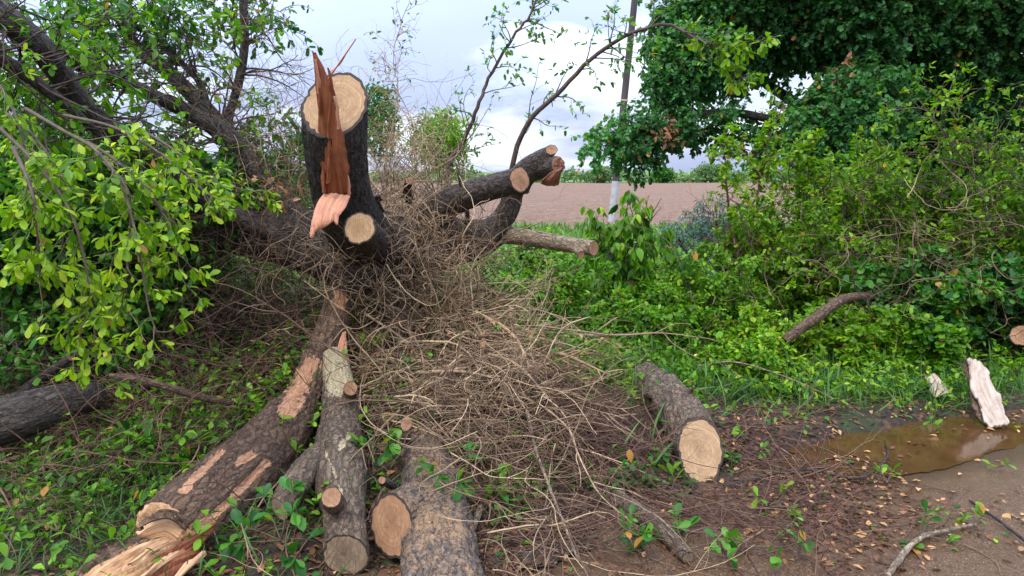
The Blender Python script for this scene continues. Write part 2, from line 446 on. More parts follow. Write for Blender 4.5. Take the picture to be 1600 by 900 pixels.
def bark_mat(name, dark, mid, light, wood=(.55, .27, .12), wood2=(.62, .38, .2), moss=None, dustc=None, rough=.62):
    m, t, o = M(name); b = attr(t, 'bk', 'Vector')
    st = scaled(t, b, (1, 1, .5))
    n1 = noi(t, st, 42, 8, .68, .6); n2_ = noi(t, b, 5, 4, .6); n3 = noi(t, b, 160, 3, .6)
    c = ramp(t, n1, [(.33, dark), (.5, mid), (.68, light)])
    c = mixc_(t, ramp(t, n2_, [(.38, 0.), (.62, .7)]), c, tuple(x * .55 + y * .3 for x, y in zip(mid, light)))
    c = mixc_(t, ramp(t, n3, [(.55, 0.), (.75, .4)]), c, light)
    dn = nd(t, 'TexNoise', Scale=14., Detail=3.); t.links.new(b, dn.inputs['Vector'])
    dv = nd(t, 'VectorMath', operation='MULTIPLY_ADD'); t.links.new(dn.outputs['Color'], dv.inputs[0]); dv.inputs[1].default_value = (.05, .05, .12); t.links.new(b, dv.inputs[2])
    vp = nd(t, 'TexVoronoi', feature='DISTANCE_TO_EDGE', Scale=34.); t.links.new(scaled(t, dv.outputs[0], (1, 1, .38)), vp.inputs['Vector'])
    crk = ramp(t, vp.outputs['Distance'], [(.0, 0.), (.16, 1.)])
    c = mixc_(t, math_(t, 'MULTIPLY', math_(t, 'SUBTRACT', 1., crk), .6), c, dark)
    sp = nd(t, 'TexVoronoi', Scale=55.); t.links.new(b, sp.inputs['Vector'])
    c = mixc_(t, ramp(t, sp.outputs['Distance'], [(.1, .45), (.17, 0.)]), c, tuple(min(1, x * 2.4) for x in light))
    if dustc:
        tx = t.nodes.new('ShaderNodeNewGeometry'); sx = nd(t, 'SeparateXYZ'); t.links.new(tx.outputs['Normal'], sx.inputs[0])
        f = math_(t, 'ADD', math_(t, 'MULTIPLY', sx.outputs[2], .6), math_(t, 'MULTIPLY', math_(t, 'SUBTRACT', math_(t, 'ADD', noi(t, b, 6, 9, .8), noi(t, b, 60, 3, .7)), 1.), 2.4))
        c = mixc_(t, ramp(t, f, [(.36, 0.), (.85, .9)]), c, mixc_(t, noi(t, b, 120, 2), (.26, .15, .075), dustc))
    wf = math_(t, 'ADD', attr(t, 'wood'), math_(t, 'MULTIPLY', math_(t, 'SUBTRACT', noi(t, scaled(t, b, (1, 1, .45)), 30, 9, .8), .5), 2.6))
    wf = math_(t, 'MULTIPLY', wf, ramp(t, attr(t, 'wood'), [(.12, 0.), (.3, 1.)])); wf = ramp(t, wf, [(.52, 0.), (.58, 1.)])
    fib = noi(t, scaled(t, b, (1, 1, .04)), 90, 5, .6)
    wc = mixc_(t, ramp(t, fib, [(.3, 0.), (.7, 1.)]), wood, wood2)
    c = mixc_(t, wf, c, wc)
    nb = bump(t, n1, 1., .03, bump(t, crk, .8, .012)); nb = bump(t, n3, .7, .006, nb)
    ro = mixc_(t, wf, (rough,) * 3, (.7,) * 3)
    r2 = nd(t, 'RGBToBW'); t.links.new(ro, r2.inputs[0])
    finish(t, o, c, r2.outputs[0], nb, .4); return m
def cut_mat(name, pale, ring, heart, edge=(.05, .035, .025), rd=110):
    m, t, o = M(name); b = attr(t, 'bk', 'Vector')
    s = nd(t, 'SeparateXYZ'); t.links.new(b, s.inputs[0])
    xy = nd(t, 'CombineXYZ'); t.links.new(s.outputs[0], xy.inputs[0]); t.links.new(s.outputs[1], xy.inputs[1])
    wob = noi(t, xy.outputs[0], 9, 3, .5)
    ln = nd(t, 'VectorMath', operation='LENGTH'); t.links.new(xy.outputs[0], ln.inputs[0])
    rr = math_(t, 'ADD', ln.outputs['Value'], math_(t, 'MULTIPLY', wob, .035))
    w1 = math_(t, 'SINE', math_(t, 'MULTIPLY', rr, rd * 6.28 * .9))
    w2 = noi(t, None, 1, 2)
    cv = nd(t, 'CombineXYZ'); t.links.new(rr, cv.inputs[0]); w2n = nd(t, 'TexNoise', Scale=70., Detail=4.); t.links.new(cv.outputs[0], w2n.inputs['Vector'])
    c = mixc_(t, math_(t, 'MULTIPLY', ramp(t, w2n.outputs['Fac'], [(.35, 0.), (.65, 1.)]), .9), pale, ring)
    c = mixc_(t, math_(t, 'MULTIPLY', ramp(t, w1, [(.2, 0.), (1., 1.)]), .12), c, ring)
    c = mixc_(t, ramp(t, ln.outputs['Value'], [(0., .65), (.06, .0)]), c, heart)
    blot = noi(t, xy.outputs[0], 11, 4, .6)
    c = mixc_(t, ramp(t, blot, [(.5, 0.), (.72, .5)]), c, heart)
    # saw marks: fine straight scores
    rot = nd(t, 'Mapping'); rot.inputs['Rotation'].default_value = (0, 0, .5); rot.inputs['Scale'].default_value = (1, .05, 1); t.links.new(xy.outputs[0], rot.inputs[0])
    saw = noi(t, rot.outputs[0], 260, 3, .6)
    c = mixc_(t, ramp(t, saw, [(.36, .6), (.56, 0.)]), c, heart)
    nv = nd(t, 'VectorMath', operation='NORMALIZE'); t.links.new(xy.outputs[0], nv.inputs[0])
    ck = noi(t, nv.outputs[0], 5.5, 4, .6)
    cm = math_(t, 'MULTIPLY', ramp(t, math_(t, 'ABSOLUTE', math_(t, 'SUBTRACT', ck, .5)), [(.004, 1.), (.012, 0.)]), ramp(t, math_(t, 'ADD', ln.outputs['Value'], math_(t, 'MULTIPLY', wob, .05)), [(.02, .9), (.13, 0.)]))
    c = mixc_(t, cm, c, tuple(x * .3 for x in heart))
    st = noi(t, xy.outputs[0], 5, 7, .75); c = mixc_(t, ramp(t, st, [(.48, 0.), (.66, .55)]), c, tuple(x * .75 for x in ring))
    rim = math_(t, 'ADD', s.outputs[2], math_(t, 'MULTIPLY', math_(t, 'SUBTRACT', noi(t, xy.outputs[0], 30, 3), .5), .05))
    c = mixc_(t, ramp(t, rim, [(.905, 0.), (.92, 1.)]), c, edge)
    finish(t, o, c, .75, bump(t, st, .5, .01, bump(t, saw, 1., .006)), .3); return m
def wood_mat(name, a, b_, sc=60, axis=(1, 1, .05)):
    m, t, o = M(name); b = attr(t, 'bk', 'Vector')
    f = noi(t, scaled(t, b, axis), sc, 6, .65, .2); g = noi(t, b, 14, 4)
    c = mixc_(t, ramp(t, f, [(.3, 0.), (.7, 1.)]), a, b_)
    c = mixc_(t, ramp(t, g, [(.45, 0.), (.75, .45)]), c, tuple(x * .45 for x in a))
    k = noi(t, scaled(t, b, (1, 1, .12)), 22, 3, .5); c = mixc_(t, ramp(t, k, [(.58, 0.), (.72, .6)]), c, tuple(min(1, x * 2.2 + .03) for x in a))
    finish(t, o, c, .65, bump(t, f, 1., .012), .35); return m
def twig_mat(name, stops, rough=.7):
    m, t, o = M(name)
    c = ramp(t, attr(t, 'tint'), stops)
    tc_ = nd(t, 'TexCoord'); n = noi(t, tc_.outputs['Object'], 28, 4)
    c = mixc_(t, 1., c, ramp(t, n, [(.3, .6), (.7, 1.3)]), 'MULTIPLY')
    finish(t, o, c, rough, None, .3); return m

MT = {}
MT['leaf_bright'] = leaf_mat('bright_leaf', (.020, .090, .005), (.10, .27, .010), (.28, .45, .022), trans=.42)
MT['leaf_mid'] = leaf_mat('mid_leaf', (.008, .050, .008), (.030, .145, .014), (.12, .30, .02), trans=.36)
MT['leaf_dark'] = leaf_mat('dark_leaf', (.012, .055, .014), (.042, .155, .038), (.11, .32, .07), rough=.45, trans=.42)
MT['leaf_blue'] = leaf_mat('bluish_leaf', (.03, .09, .06), (.08, .18, .13), (.16, .28, .2), trans=.2)
MT['leaf_yellow'] = leaf_mat('yellow_leaf', (.06, .17, .005), (.19, .36, .010), (.42, .55, .03), trans=.45)
MT['leaf_dry'] = leaf_mat('dry_leaf', (.07, .034, .016), (.22, .115, .042), (.52, .33, .11), rough=.6, trans=.15)
MT['grass'] = leaf_mat('grass_blade', (.03, .085, .018), (.065, .17, .03), (.16, .28, .06), rough=.5, trans=.3)
MT['far_green'] = leaf_mat('far_green', (.05, .12, .04), (.10, .2, .06), (.17, .3, .09), trans=.2)
MT['bark'] = bark_mat('wet_dark_bark', (.012, .009, .007), (.056, .041, .029), (.18, .14, .105))
MT['bark_black'] = bark_mat('black_soaked_bark', (.007, .005, .004), (.032, .025, .02), (.11, .088, .068), wood=(.5, .2, .08))
MT['bark_brown'] = bark_mat('brown_bark', (.028, .014, .008), (.14, .075, .039), (.33, .215, .13), wood=(.58, .24, .10), wood2=(.68, .40, .23))
MT['bark_grey'] = bark_mat('grey_speckled_bark', (.03, .019, .012), (.14, .093, .056), (.39, .295, .19), wood=(.5, .38, .2), wood2=(.6, .5, .3))
MT['bark_dust'] = bark_mat('sawdust_covered_bark', (.035, .026, .02), (.12, .092, .072), (.26, .21, .165), dustc=(.52, .32, .16))
MT['bark_tan'] = bark_mat('tan_bark', (.11, .072, .042), (.34, .245, .15), (.52, .42, .29))
MT['cut'] = cut_mat('sawn_wood', (.50, .34, .18), (.34, .20, .09), (.28, .15, .07))
MT['cut_warm'] = cut_mat('sawn_wood_warm', (.50, .29, .155), (.34, .17, .08), (.24, .12, .06))
MT['cut_dirty'] = cut_mat('sawn_wood_dirty', (.42, .31, .18), (.28, .19, .11), (.14, .10, .07))
MT['split'] = wood_mat('split_wood_orange', (.22, .062, .025), (.36, .125, .05))
MT['split_pale'] = wood_mat('split_wood_pale', (.52, .27, .12), (.70, .45, .24))
MT['broken'] = wood_mat('weathered_broken_wood', (.16, .06, .03), (.30, .14, .07))
MT['flap'] = wood_mat('torn_bark_pink', (.50, .20, .11), (.64, .33, .20))
MT['white_bark'] = wood_mat('pale_inner_bark', (.36, .26, .18), (.56, .48, .39), 30, (1, 1, .3))
MT['twig'] = twig_mat('dry_twig', [(0, (.035, .020, .013)), (.35, (.13, .078, .044)), (.7, (.31, .21, .12)), (1, (.58, .42, .24))])
MT['twig_red'] = twig_mat('red_brown_twig', [(0, (.028, .014, .011)), (.5, (.095, .045, .03)), (1, (.26, .15, .09))], .5)
MT['stem'] = twig_mat('live_stem', [(0, (.03, .022, .018)), (.5, (.09, .062, .045)), (1, (.17, .17, .06))])

def hit(px, py, lift=0.0):
    """the point of the ground seen at a place in the photo"""
    r = ray(px, py); t = np.linspace(1.5, 40, 4000); P = CAM + r * t[:, None]
    below = np.nonzero(P[:, 2] < Hr(P[:, 0], P[:, 1]) + lift)[0]
    return P[below[0]] if len(below) else P[-1]

# ================================================================== SETTING
def graded(bp):
    o = []
    for a, b, s in bp: o.append(np.arange(a, b, s))
    return np.concatenate(o + [[bp[-1][1]]])
# ---- ground sheet to the horizon
xs = graded([(-1500, -200, 130), (-200, -30, 10), (-30, -6, 1), (-6, 6, .05), (6, 30, 1), (30, 200, 10), (200, 1500, 130)])
ys = graded([(-60, -4, 4), (-4, 1, .5), (1, 9, .05), (9, 20, .5), (20, 120, 5), (120, 2500, 170)])
X, Y = np.meshgrid(xs, ys); Z = H(X, Y) + np.where((np.abs(X) < 6) & (Y < 9) & (Y > 1), .012 * n2(X, Y, 28, 2, 2), 0)
g = Geo(); idx = np.arange(X.size).reshape(X.shape)
F = np.stack([idx[:-1, :-1], idx[:-1, 1:], idx[1:, 1:], idx[1:, :-1]], -1).reshape(-1, 4)
g.add(np.stack([X, Y, Z], -1), [F])
m, t, o = M('verge_soil')
tc_ = nd(t, 'NewGeometry'); p_ = tc_.outputs['Position']
sx = nd(t, 'SeparateXYZ'); t.links.new(p_, sx.inputs[0])
n_a = noi(t, p_, 3, 6, .65); n_b = noi(t, p_, 26, 6, .7); n_c = noi(t, p_, 90, 3, .7)
c = ramp(t, n_b, [(.3, (.016, .011, .008)), (.5, (.04, .026, .018)), (.7, (.095, .062, .038))])
vor = nd(t, 'TexVoronoi', Scale=34.); t.links.new(p_, vor.inputs['Vector'])
c = mixc_(t, ramp(t, vor.outputs['Color'], [(.78, 0.), (.8, .55)]), c, (.16, .095, .045))
c = mixc_(t, ramp(t, n_a, [(.5, 0.), (.66, .7)]), c, (.03, .06, .018))
far = ramp(t, math_(t, 'MULTIPLY', math_(t, 'ADD', sx.outputs[1], math_(t, 'MULTIPLY', n_a, 4.)), .05), [(.42, 0.), (.6, 1.)])
c = mixc_(t, far, c, mixc_(t, n_b, (.07, .15, .03), (.16, .27, .06)))
finish(t, o, c, .8, bump(t, n_c, .8, .01, bump(t, n_b, .8, .03)), .25)
g.build('verge_ground', m, kind='structure')

# ---- the wet road, muddy towards its edge
s_ = graded([(-12, -1, 1), (-1, 9, .06), (9, 90, 3)]); d_ = graded([(-8, -3, 1.), (-3, .5, .05)])
S, D = np.meshgrid(s_, d_)
RX = EA[0] + ED[0] * S + EN[0] * D; RY = EA[1] + ED[1] * S + EN[1] * D
RZ = 0.006 * n2(RX, RY, 2.2, 1) - .002 - .03 * np.clip(D - .2, 0, 1)
RZ = RZ - .02 * np.exp(-pud(RX, RY) * .9)
P2 = hit(830, 850); 
RZ = RZ - .02 * np.exp(-((RX - P2[0]) / .3) ** 2 - ((RY - P2[1]) / .2) ** 2)
P3 = hit(850, 800)
g = Geo(); idx = np.arange(S.size).reshape(S.shape)
F = np.stack([idx[:-1, :-1], idx[:-1, 1:], idx[1:, 1:], idx[1:, :-1]], -1).reshape(-1, 4)
g.add(np.stack([RX, RY, RZ], -1), [F], 0.5, None, np.exp(-pud(RX, RY) * .5).ravel())
m, t, o = M('muddy_asphalt')
geo = nd(t, 'NewGeometry'); p_ = geo.outputs['Position']
n_a = noi(t, p_, 2.2, 6, .65, .4); n_b = noi(t, p_, 18, 6, .7); n_c = noi(t, p_, 140, 4, .7)
c = ramp(t, n_c, [(.3, (.035, .018, .008)), (.5, (.10, .054, .024)), (.68, (.21, .13, .068))])
vor = nd(t, 'TexVoronoi', Scale=75.); t.links.new(p_, vor.inputs['Vector'])
vs = ramp(t, vor.outputs['Distance'], [(.16, 1.), (.24, 0.)])
vm = mixc_(t, 1., vs, ramp(t, vor.outputs['Color'], [(.55, 0.), (.6, 1.)]), 'MULTIPLY')
c = mixc_(t, vm, c, (.30, .25, .2))
mud = ramp(t, math_(t, 'ADD', math_(t, 'MULTIPLY', attr(t, 'wood'), .8), math_(t, 'MULTIPLY', n_a, .75)), [(.45, 0.), (.95, 1.)])
c = mixc_(t, mud, c, mixc_(t, n_b, (.075, .045, .022), (.15, .09, .042)))
c = mixc_(t, ramp(t, n_b, [(.5, 0.), (.7, .6)]), c, (.05, .033, .022))
wet = ramp(t, math_(t, 'ADD', attr(t, 'wood'), math_(t, 'MULTIPLY', math_(t, 'SUBTRACT', n_a, .5), .8)), [(.3, 0.), (.62, 1.)])
c = mixc_(t, math_(t, 'MULTIPLY', wet, .75), c, (.05, .028, .013))
ro = ramp(t, math_(t, 'SUBTRACT', n_a, math_(t, 'MULTIPLY', wet, .25)), [(.38, .16), (.6, .5)])
finish(t, o, c, ro, bump(t, n_c, .6, .006, bump(t, n_b, .35, .015)), .3)
g.build('wet_road', m, kind='structure')

def water(name, cx, cy, a, b_, z, col, rough=.09):
    g = Geo(); th = np.linspace(0, 2 * pi, 120, endpoint=False)
    rr = 1 + .26 * noise(np.stack([np.cos(th) * 2, np.sin(th) * 2, th * 0 + cx * 7], -1)) + .08 * noise(np.stack([np.cos(th) * 7, np.sin(th) * 7, th * 0 + cx], -1)) + .09 * noise(np.stack([np.cos(th) * 20, np.sin(th) * 20, th * 0 + cx], -1))
    fr = np.linspace(1, .02, 14)
    U = fr[:, None] * rr * np.cos(th) * a; W = fr[:, None] * rr * np.sin(th) * b_
    V = np.stack([cx + U * ED[0] + W * EN[0], cy + U * ED[1] + W * EN[1], np.full_like(U, z)], -1)
    k = 120; idx = np.arange(14 * k).reshape(14, k); a_, b2 = idx[:-1], idx[1:]
    g.add(V, [np.stack([a_, np.roll(a_, -1, 1), np.roll(b2, -1, 1), b2], -1).reshape(-1, 4)])
    m, t, o = M(name + '_water'); ge = nd(t, 'NewGeometry')
    n = noi(t, ge.outputs['Position'], 5, 5, .6, .5)
    r = noi(t, ge.outputs['Position'], 14, 2)
    c = ramp(t, n, [(.3, tuple(x * .7 for x in col)), (.7, tuple(min(1, x * 1.25) for x in col))])
    finish(t, o, c, rough, bump(t, r, .05, .01), .4)
    g.build(name, m, kind='structure')
water('puddle', PC[0], PC[1], 0.96, .30, -.005, (.075, .036, .013))
water('rain_puddle', P2[0], P2[1], .33, .16, .0, (.05, .035, .025), .02)

# ---- ploughed field
fx = graded([(-160, -20, 5), (-20, 30, .2), (30, 160, 5)]); fy = graded([(20, 34, .2), (34, 101, 1.)])
X, Y = np.meshgrid(fx, fy)
Z = .03 + .035 * n2(X, Y, 2.6, 4, 3) * np.exp(-((Y - 17) / 30)) + .02 * np.sin((X * .35 + Y) * 2 * pi / .9) * np.exp(-((Y - 17) / 20))
Y = Y + np.where(Y < 20.5, .5 * n2(X, Y * 0, .7, 2), 0)
g = Geo(); idx = np.arange(X.size).reshape(X.shape)
F = np.stack([idx[:-1, :-1], idx[:-1, 1:], idx[1:, 1:], idx[1:, :-1]], -1).reshape(-1, 4)
g.add(np.stack([X, Y, Z], -1), [F])
m, t, o = M('ploughed_soil'); ge = nd(t, 'NewGeometry'); p_ = ge.outputs['Position']
n_a = noi(t, p_, .35, 5); n_b = noi(t, p_, 5, 6, .7); n_c = noi(t, scaled(t, p_, (.3, 1, 1)), 1.3, 4)
c = ramp(t, n_b, [(.32, (.10, .058, .036)), (.5, (.225, .142, .095)), (.68, (.34, .23, .16))])
c = mixc_(t, ramp(t, n_a, [(.4, 0.), (.7, .4)]), c, (.17, .10, .068))
c = mixc_(t, ramp(t, n_c, [(.45, 0.), (.7, .3)]), c, (.35, .235, .165))
wv = nd(t, 'TexWave', Scale=.55, Distortion=3.); mp = nd(t, 'Mapping'); mp.inputs['Rotation'].default_value = (0, 0, 1.35); t.links.new(p_, mp.inputs[0]); t.links.new(mp.outputs[0], wv.inputs['Vector'])
c = mixc_(t, math_(t, 'MULTIPLY', wv.outputs['Fac'], .35), c, (.13, .08, .05))
finish(t, o, c, .9, bump(t, n_b, 1., .12), .15)
g.build('ploughed_field', m, kind='structure')

# ================================================================== FAR SCRUB, POLE, DISTANT TREES
g = Geo(); n = 16000
x = rng.uniform(-75, 95, n); yy = rng.uniform(100, 108, n)
top = 1.5 + .45 * noise(np.stack([x * .25, x * 0, x * 0], -1)) + .3 * noise(np.stack([x * .9, x * 0, x * 0 + 5], -1))
z = top * rng.random(n) ** .6
leaves(g, np.stack([x, yy, z], -1), rng.normal(size=(n, 3)), rng.normal(size=(n, 3)) + V3(0, -.5, .8), rng.uniform(.3, .65, n),
       np.clip(.5 + .3 * noise(np.stack([x * .3, z, x * 0], -1)) + rng.normal(0, .1, n), 0, 1), 'round', 0)
g.build('far_scrub', MT['far_green'], kind='stuff', label='low green scrub along the far side of the field')
g = Geo(); n = 24000
x = rng.uniform(-18, 26, n); yy = rng.uniform(13, 20.4, n)
P = np.stack([x, yy, x * 0 - .02], -1)
leaves(g, P, rng.normal(0, .35, (n, 3)) + V3(0, 0, 1), rng.normal(size=(n, 3)), rng.uniform(.1, .28, n), np.clip(rng.normal(.72, .15, n), 0, 1), 'lance', 0)
g.build('field_margin_grass', MT['grass'], kind='stuff', label='pale green grass along the near edge of the field')

def bush_far(name, label, px, py, Y, rx, rz, n, size, mat, group=None, cat='bush', trunk=True):
    c = at(px, py, Y); base = V3(c[0], c[1], 0)
    T = thing(name, label, cat, base, group)
    g = Geo(); u = nrm(rng.normal(size=(n, 3))) * (rng.random((n, 1)) ** .4)
    lump = 1 + .28 * fbm(u * 2.2 + c[0], 2)[:, None]
    P = c + u * lump * V3(rx, rx, rz)
    leaves(g, P, rng.normal(size=(n, 3)) + V3(0, 0, -.3), rng.normal(size=(n, 3)) + V3(0, 0, 1.2), size * rng.uniform(.6, 1.2, n),
           np.clip(.5 + .3 * fbm(P * 1.2, 2) + rng.normal(0, .1, n), 0, 1), 'ovate', 0)
    g.build('crown', mat, T)
    g = Geo(); k = 7
    S = np.tile(base, (k, 1)); D = rng.normal(0, .25, (k, 3)) + V3(0, 0, 1)
    W = walk(S, D, c[2] + rz * .5, 10, .08, 0); tubes(g, W, taper(k, 10, rx * .04, rx * .01), 6, .5)
    g.build('trunk', MT['stem'], T)
bush_far('far_bush', 'round light green bush left of the utility pole on the far edge of the field', 941, 272, 98, 1.9, 1.15, 1500, .4, MT['far_green'], 'bushes beyond the field')
bush_far('far_bush', 'round dark green bush right of the utility pole on the far edge of the field', 1037, 273, 98, 1.6, 1.1, 1500, .4, MT['leaf_mid'], 'bushes beyond the field')
bush_far('far_bush', 'hazy green bush on the far field edge seen beneath the big tree crown', 1110, 268, 103, 2.6, 1.2, 1500, .4, MT['far_green'], 'bushes beyond the field')
bush_far('young_tree', 'light green small tree behind the two cut limbs right of the upright stem', 690, 222, 20, .85, .9, 4200, .12, MT['leaf_bright'], 'small trees behind the fallen tree', 'tree')
bush_far('young_tree', 'thin green young tree directly behind the right edge of the upright cut stem', 592, 190, 17, .5, .95, 2600, .10, MT['leaf_mid'], 'small trees behind the fallen tree', 'tree')
bush_far('young_tree', 'dark green tree crown behind the crossing limbs at the left edge', 110, 300, 13, 2.1, 1.2, 9000, .11, MT['leaf_mid'], 'small trees behind the fallen tree', 'tree')
bush_far('young_tree', 'green tree crown seen through the tangle just left of the upright stem', 410, 300, 15, 1.3, .9, 5000, .11, MT['leaf_mid'], 'small trees behind the fallen tree', 'tree')

# utility pole
b0 = at(955, 345, 22); b0[2] = -.02; tp = at(998, -60, 22)
T = thing('utility_pole', 'tall leaning dark wooden utility pole with a white painted foot by the field', 'utility pole', b0)
def on_pole(z): f = (z - b0[2]) / (tp[2] - b0[2]); return b0 + (tp - b0) * f
zw = at(958, 283, 22)[2]; zz = np.linspace(b0[2], zw, 6)
g = Geo(); tubes(g, np.array([[on_pole(z) for z in zz]]), np.full((1, 6), .112), 20)
m, t, o = M('pole_whitewash'); tc_ = nd(t, 'TexCoord'); c = mixc_(t, ramp(t, noi(t, tc_.outputs['Object'], 4, 5, .7), [(.45, 0.), (.7, .8)]), (.42, .43, .43), (.22, .2, .18)); finish(t, o, c, .8)
g.build('painted_foot', m, T)
g = Geo(); zz = np.linspace(zw - .002, on_pole(tp[2] + 3)[2], 24); tubes(g, np.array([[on_pole(z) for z in zz]]), np.linspace(.109, .085, 24)[None], 20)
m, t, o = M('pole_wood'); tc_ = nd(t, 'TexCoord'); c = ramp(t, noi(t, scaled(t, tc_.outputs['Object'], (1, 1, .08)), 12, 5), [(.3, (.03, .022, .022)), (.7, (.085, .062, .06))]); finish(t, o, c, .8)
g.build('shaft', m, T)
g = Geo()
for z in (3.7, 5.35): g = Geo(); tubes(g, np.array([[on_pole(z), on_pole(z + .05)]]), np.full((1, 2), .115), 20); g.build('metal_band', MT['white_bark'], T)

# ================================================================== BIG TREE on the right
def leafy_clumps(g, gt, clumps, spray=.42, per=9, size=.075, tint0=.45, shape='ovate', droop=.5, detail=0, kper=2, up=.9):
    for (px, py, Y, rx, rz, n, dt) in clumps:
        c = at(px, py, Y)
        u = nrm(rng.normal(size=(n, 3))); rad = rng.random((n, 1)) ** .38
        lump = 1 + .45 * fbm(u * 2.3 + c[0] * 3, 3)[:, None]
        P0 = c + u * rad * lump * V3(rx, min(rx, .8 * rx + .3), rz)
        W = walk(P0, u * .7 + rng.normal(0, .4, (n, 3)) + V3(0, 0, .1), spray * rng.uniform(.6, 1.2, n), 6, .15, .18)
        tubes(gt, W, taper(n, 6, .004, .0015), 3, .35)
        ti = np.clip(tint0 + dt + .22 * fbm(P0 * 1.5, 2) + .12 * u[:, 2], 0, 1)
        leaf_on(g, W, per, .05, size, ti, 60, droop, up, shape, detail, tj=.09)
TB = at(1438, 425, 12); TB[2] = -.05
T = thing('big_tree', 'large dark green leafy tree with drooping crown filling the upper right', 'tree', TB)
gt = Geo(); fork = at(1432, 255, 12)
r0, r1, _ = big_tube(gt, [TB, at(1436, 370, 12), at(1440, 310, 12), fork, at(1425, 150, 12)], [.36, .27, .25, .26, .2], 28, .08, .12, seed=1)
gt.build('trunk', MT['bark_black'], T)
limbs = [([fork, at(1330, 215, 11.6), at(1250, 165, 11.2), at(1130, 90, 10.8), at(1060, 60, 10.6)], [.13, .1, .08, .05, .03]),
         ([at(1436, 230, 12), at(1340, 200, 11), at(1230, 190, 10.2), at(1120, 175, 10), at(1010, 205, 9.8), at(950, 230, 9.7)], [.1, .08, .06, .045, .03, .015]),
         ([at(1430, 240, 12), at(1500, 120, 11.5), at(1580, 0, 11), at(1660, -80, 11)], [.14, .12, .1, .06]),
         ([at(1425, 160, 12), at(1380, 40, 11.8), at(1330, -60, 11.5)], [.15, .12, .08]),
         ([at(1445, 300, 12), at(1530, 240, 11.4), at(1640, 200, 11)], [.09, .07, .04])]
for pts, r in limbs:
    g = Geo(); big_tube(g, pts, r, 14, .1, .1, seed=2); g.build('limb', MT['bark_black'], T)
cl = []
def C_(px, py, Y, wpx, hpx, n, dt=0., f=.8): cl.append((px, py, Y, wpx * f / FPX * Y, hpx * f / FPX * Y, int(n * 1.0), dt * .6))
C_(1085, 90, 10.2, 56, 58, 800); C_(1062, 55, 10.4, 42, 40, 340, .05); C_(1120, 20, 10.4, 80, 55, 900)
C_(1052, 125, 10, 24, 34, 240, -.02); C_(1150, 85, 10.8, 60, 50, 500, -.1)
C_(1230, 40, 10.6, 90, 70, 1300, .04); C_(1340, 30, 10, 110, 80, 1900, .0)
C_(1310, 190, 9.2, 62, 55, 900, .16); C_(1360, 165, 9.4, 50, 60, 600, .1); C_(1300, 235, 9.0, 42, 22, 260, .08)
C_(1400, 110, 10.5, 80, 70, 1300, -.02); C_(1470, 30, 10, 110, 90, 2100, -.1); C_(1600, -10, 9.6, 90, 80, 1200, -.22); C_(1550, 110, 10.3, 40, 50, 500, -.2)
C_(1510, 150, 10.5, 90, 80, 1500, -.12); C_(1600, 165, 10.5, 40, 40, 300, -.15); C_(1450, 220, 11, 70, 50, 900, -.15); C_(1530, 270, 11, 80, 60, 1000, -.2)
C_(1600, 320, 11, 70, 70, 900, -.2); C_(1480, 330, 12.5, 70, 60, 900, -.22); C_(1370, 300, 12.6, 60, 60, 700, -.22)
C_(1095, 192, 9.9, 46, 13, 130, -.05); C_(1035, 200, 9.7, 44, 15, 170, .0); C_(990, 214, 9.6, 30, 13, 110, .05); C_(942, 226, 9.5, 24, 8, 60, .12)
C_(1000, 243, 9.6, 16, 16, 60, -.12); C_(1205, 225, 10.6, 20, 24, 90, -.12); C_(1235, 185, 10.9, 22, 18, 70, -.1); C_(1150, 200, 10.2, 26, 20, 80, -.05)
C_(1180, -60, 10.5, 160, 60, 1200); C_(1400, -80, 10, 180, 80, 1800); C_(1620, -60, 10, 120, 100, 1200, -.2); C_(1720, 150, 10, 70, 150, 1000, -.2)
g = Geo(); gt = Geo(); leafy_clumps(g, gt, cl, .34, 14, .068, .55, 'round', .35, 0)
g.build('leaves', MT['leaf_dark'], T); gt.build('twigs', MT['stem'], T)
g = Geo(); gt = Geo(); cl = []; C_(1022, 205, 9.3, 14, 16, 14); C_(1048, 218, 9.3, 12, 12, 12); C_(1320, 105, 9.0, 14, 8, 8)
leafy_clumps(g, gt, cl, .25, 6, .09, .5); g.build('dead_leaves', MT['leaf_dry'], T)
# hanging dry vines by the trunk
g = Geo(); n = 260; S = np.array([at(rng.uniform(1330, 1480), rng.uniform(170, 330), 11.2 + rng.uniform(-.6, .6)) for _ in range(n)])
W = walk(S, rng.normal(0, .35, (n, 3)) + V3(0, 0, -1), rng.uniform(.5, 1.4, n), 12, .16, .05); tubes(g, W, taper(n, 12, .008, .004), 4, rng.uniform(.2, .75, n))
g.build('hanging_vines', MT['twig'], T)

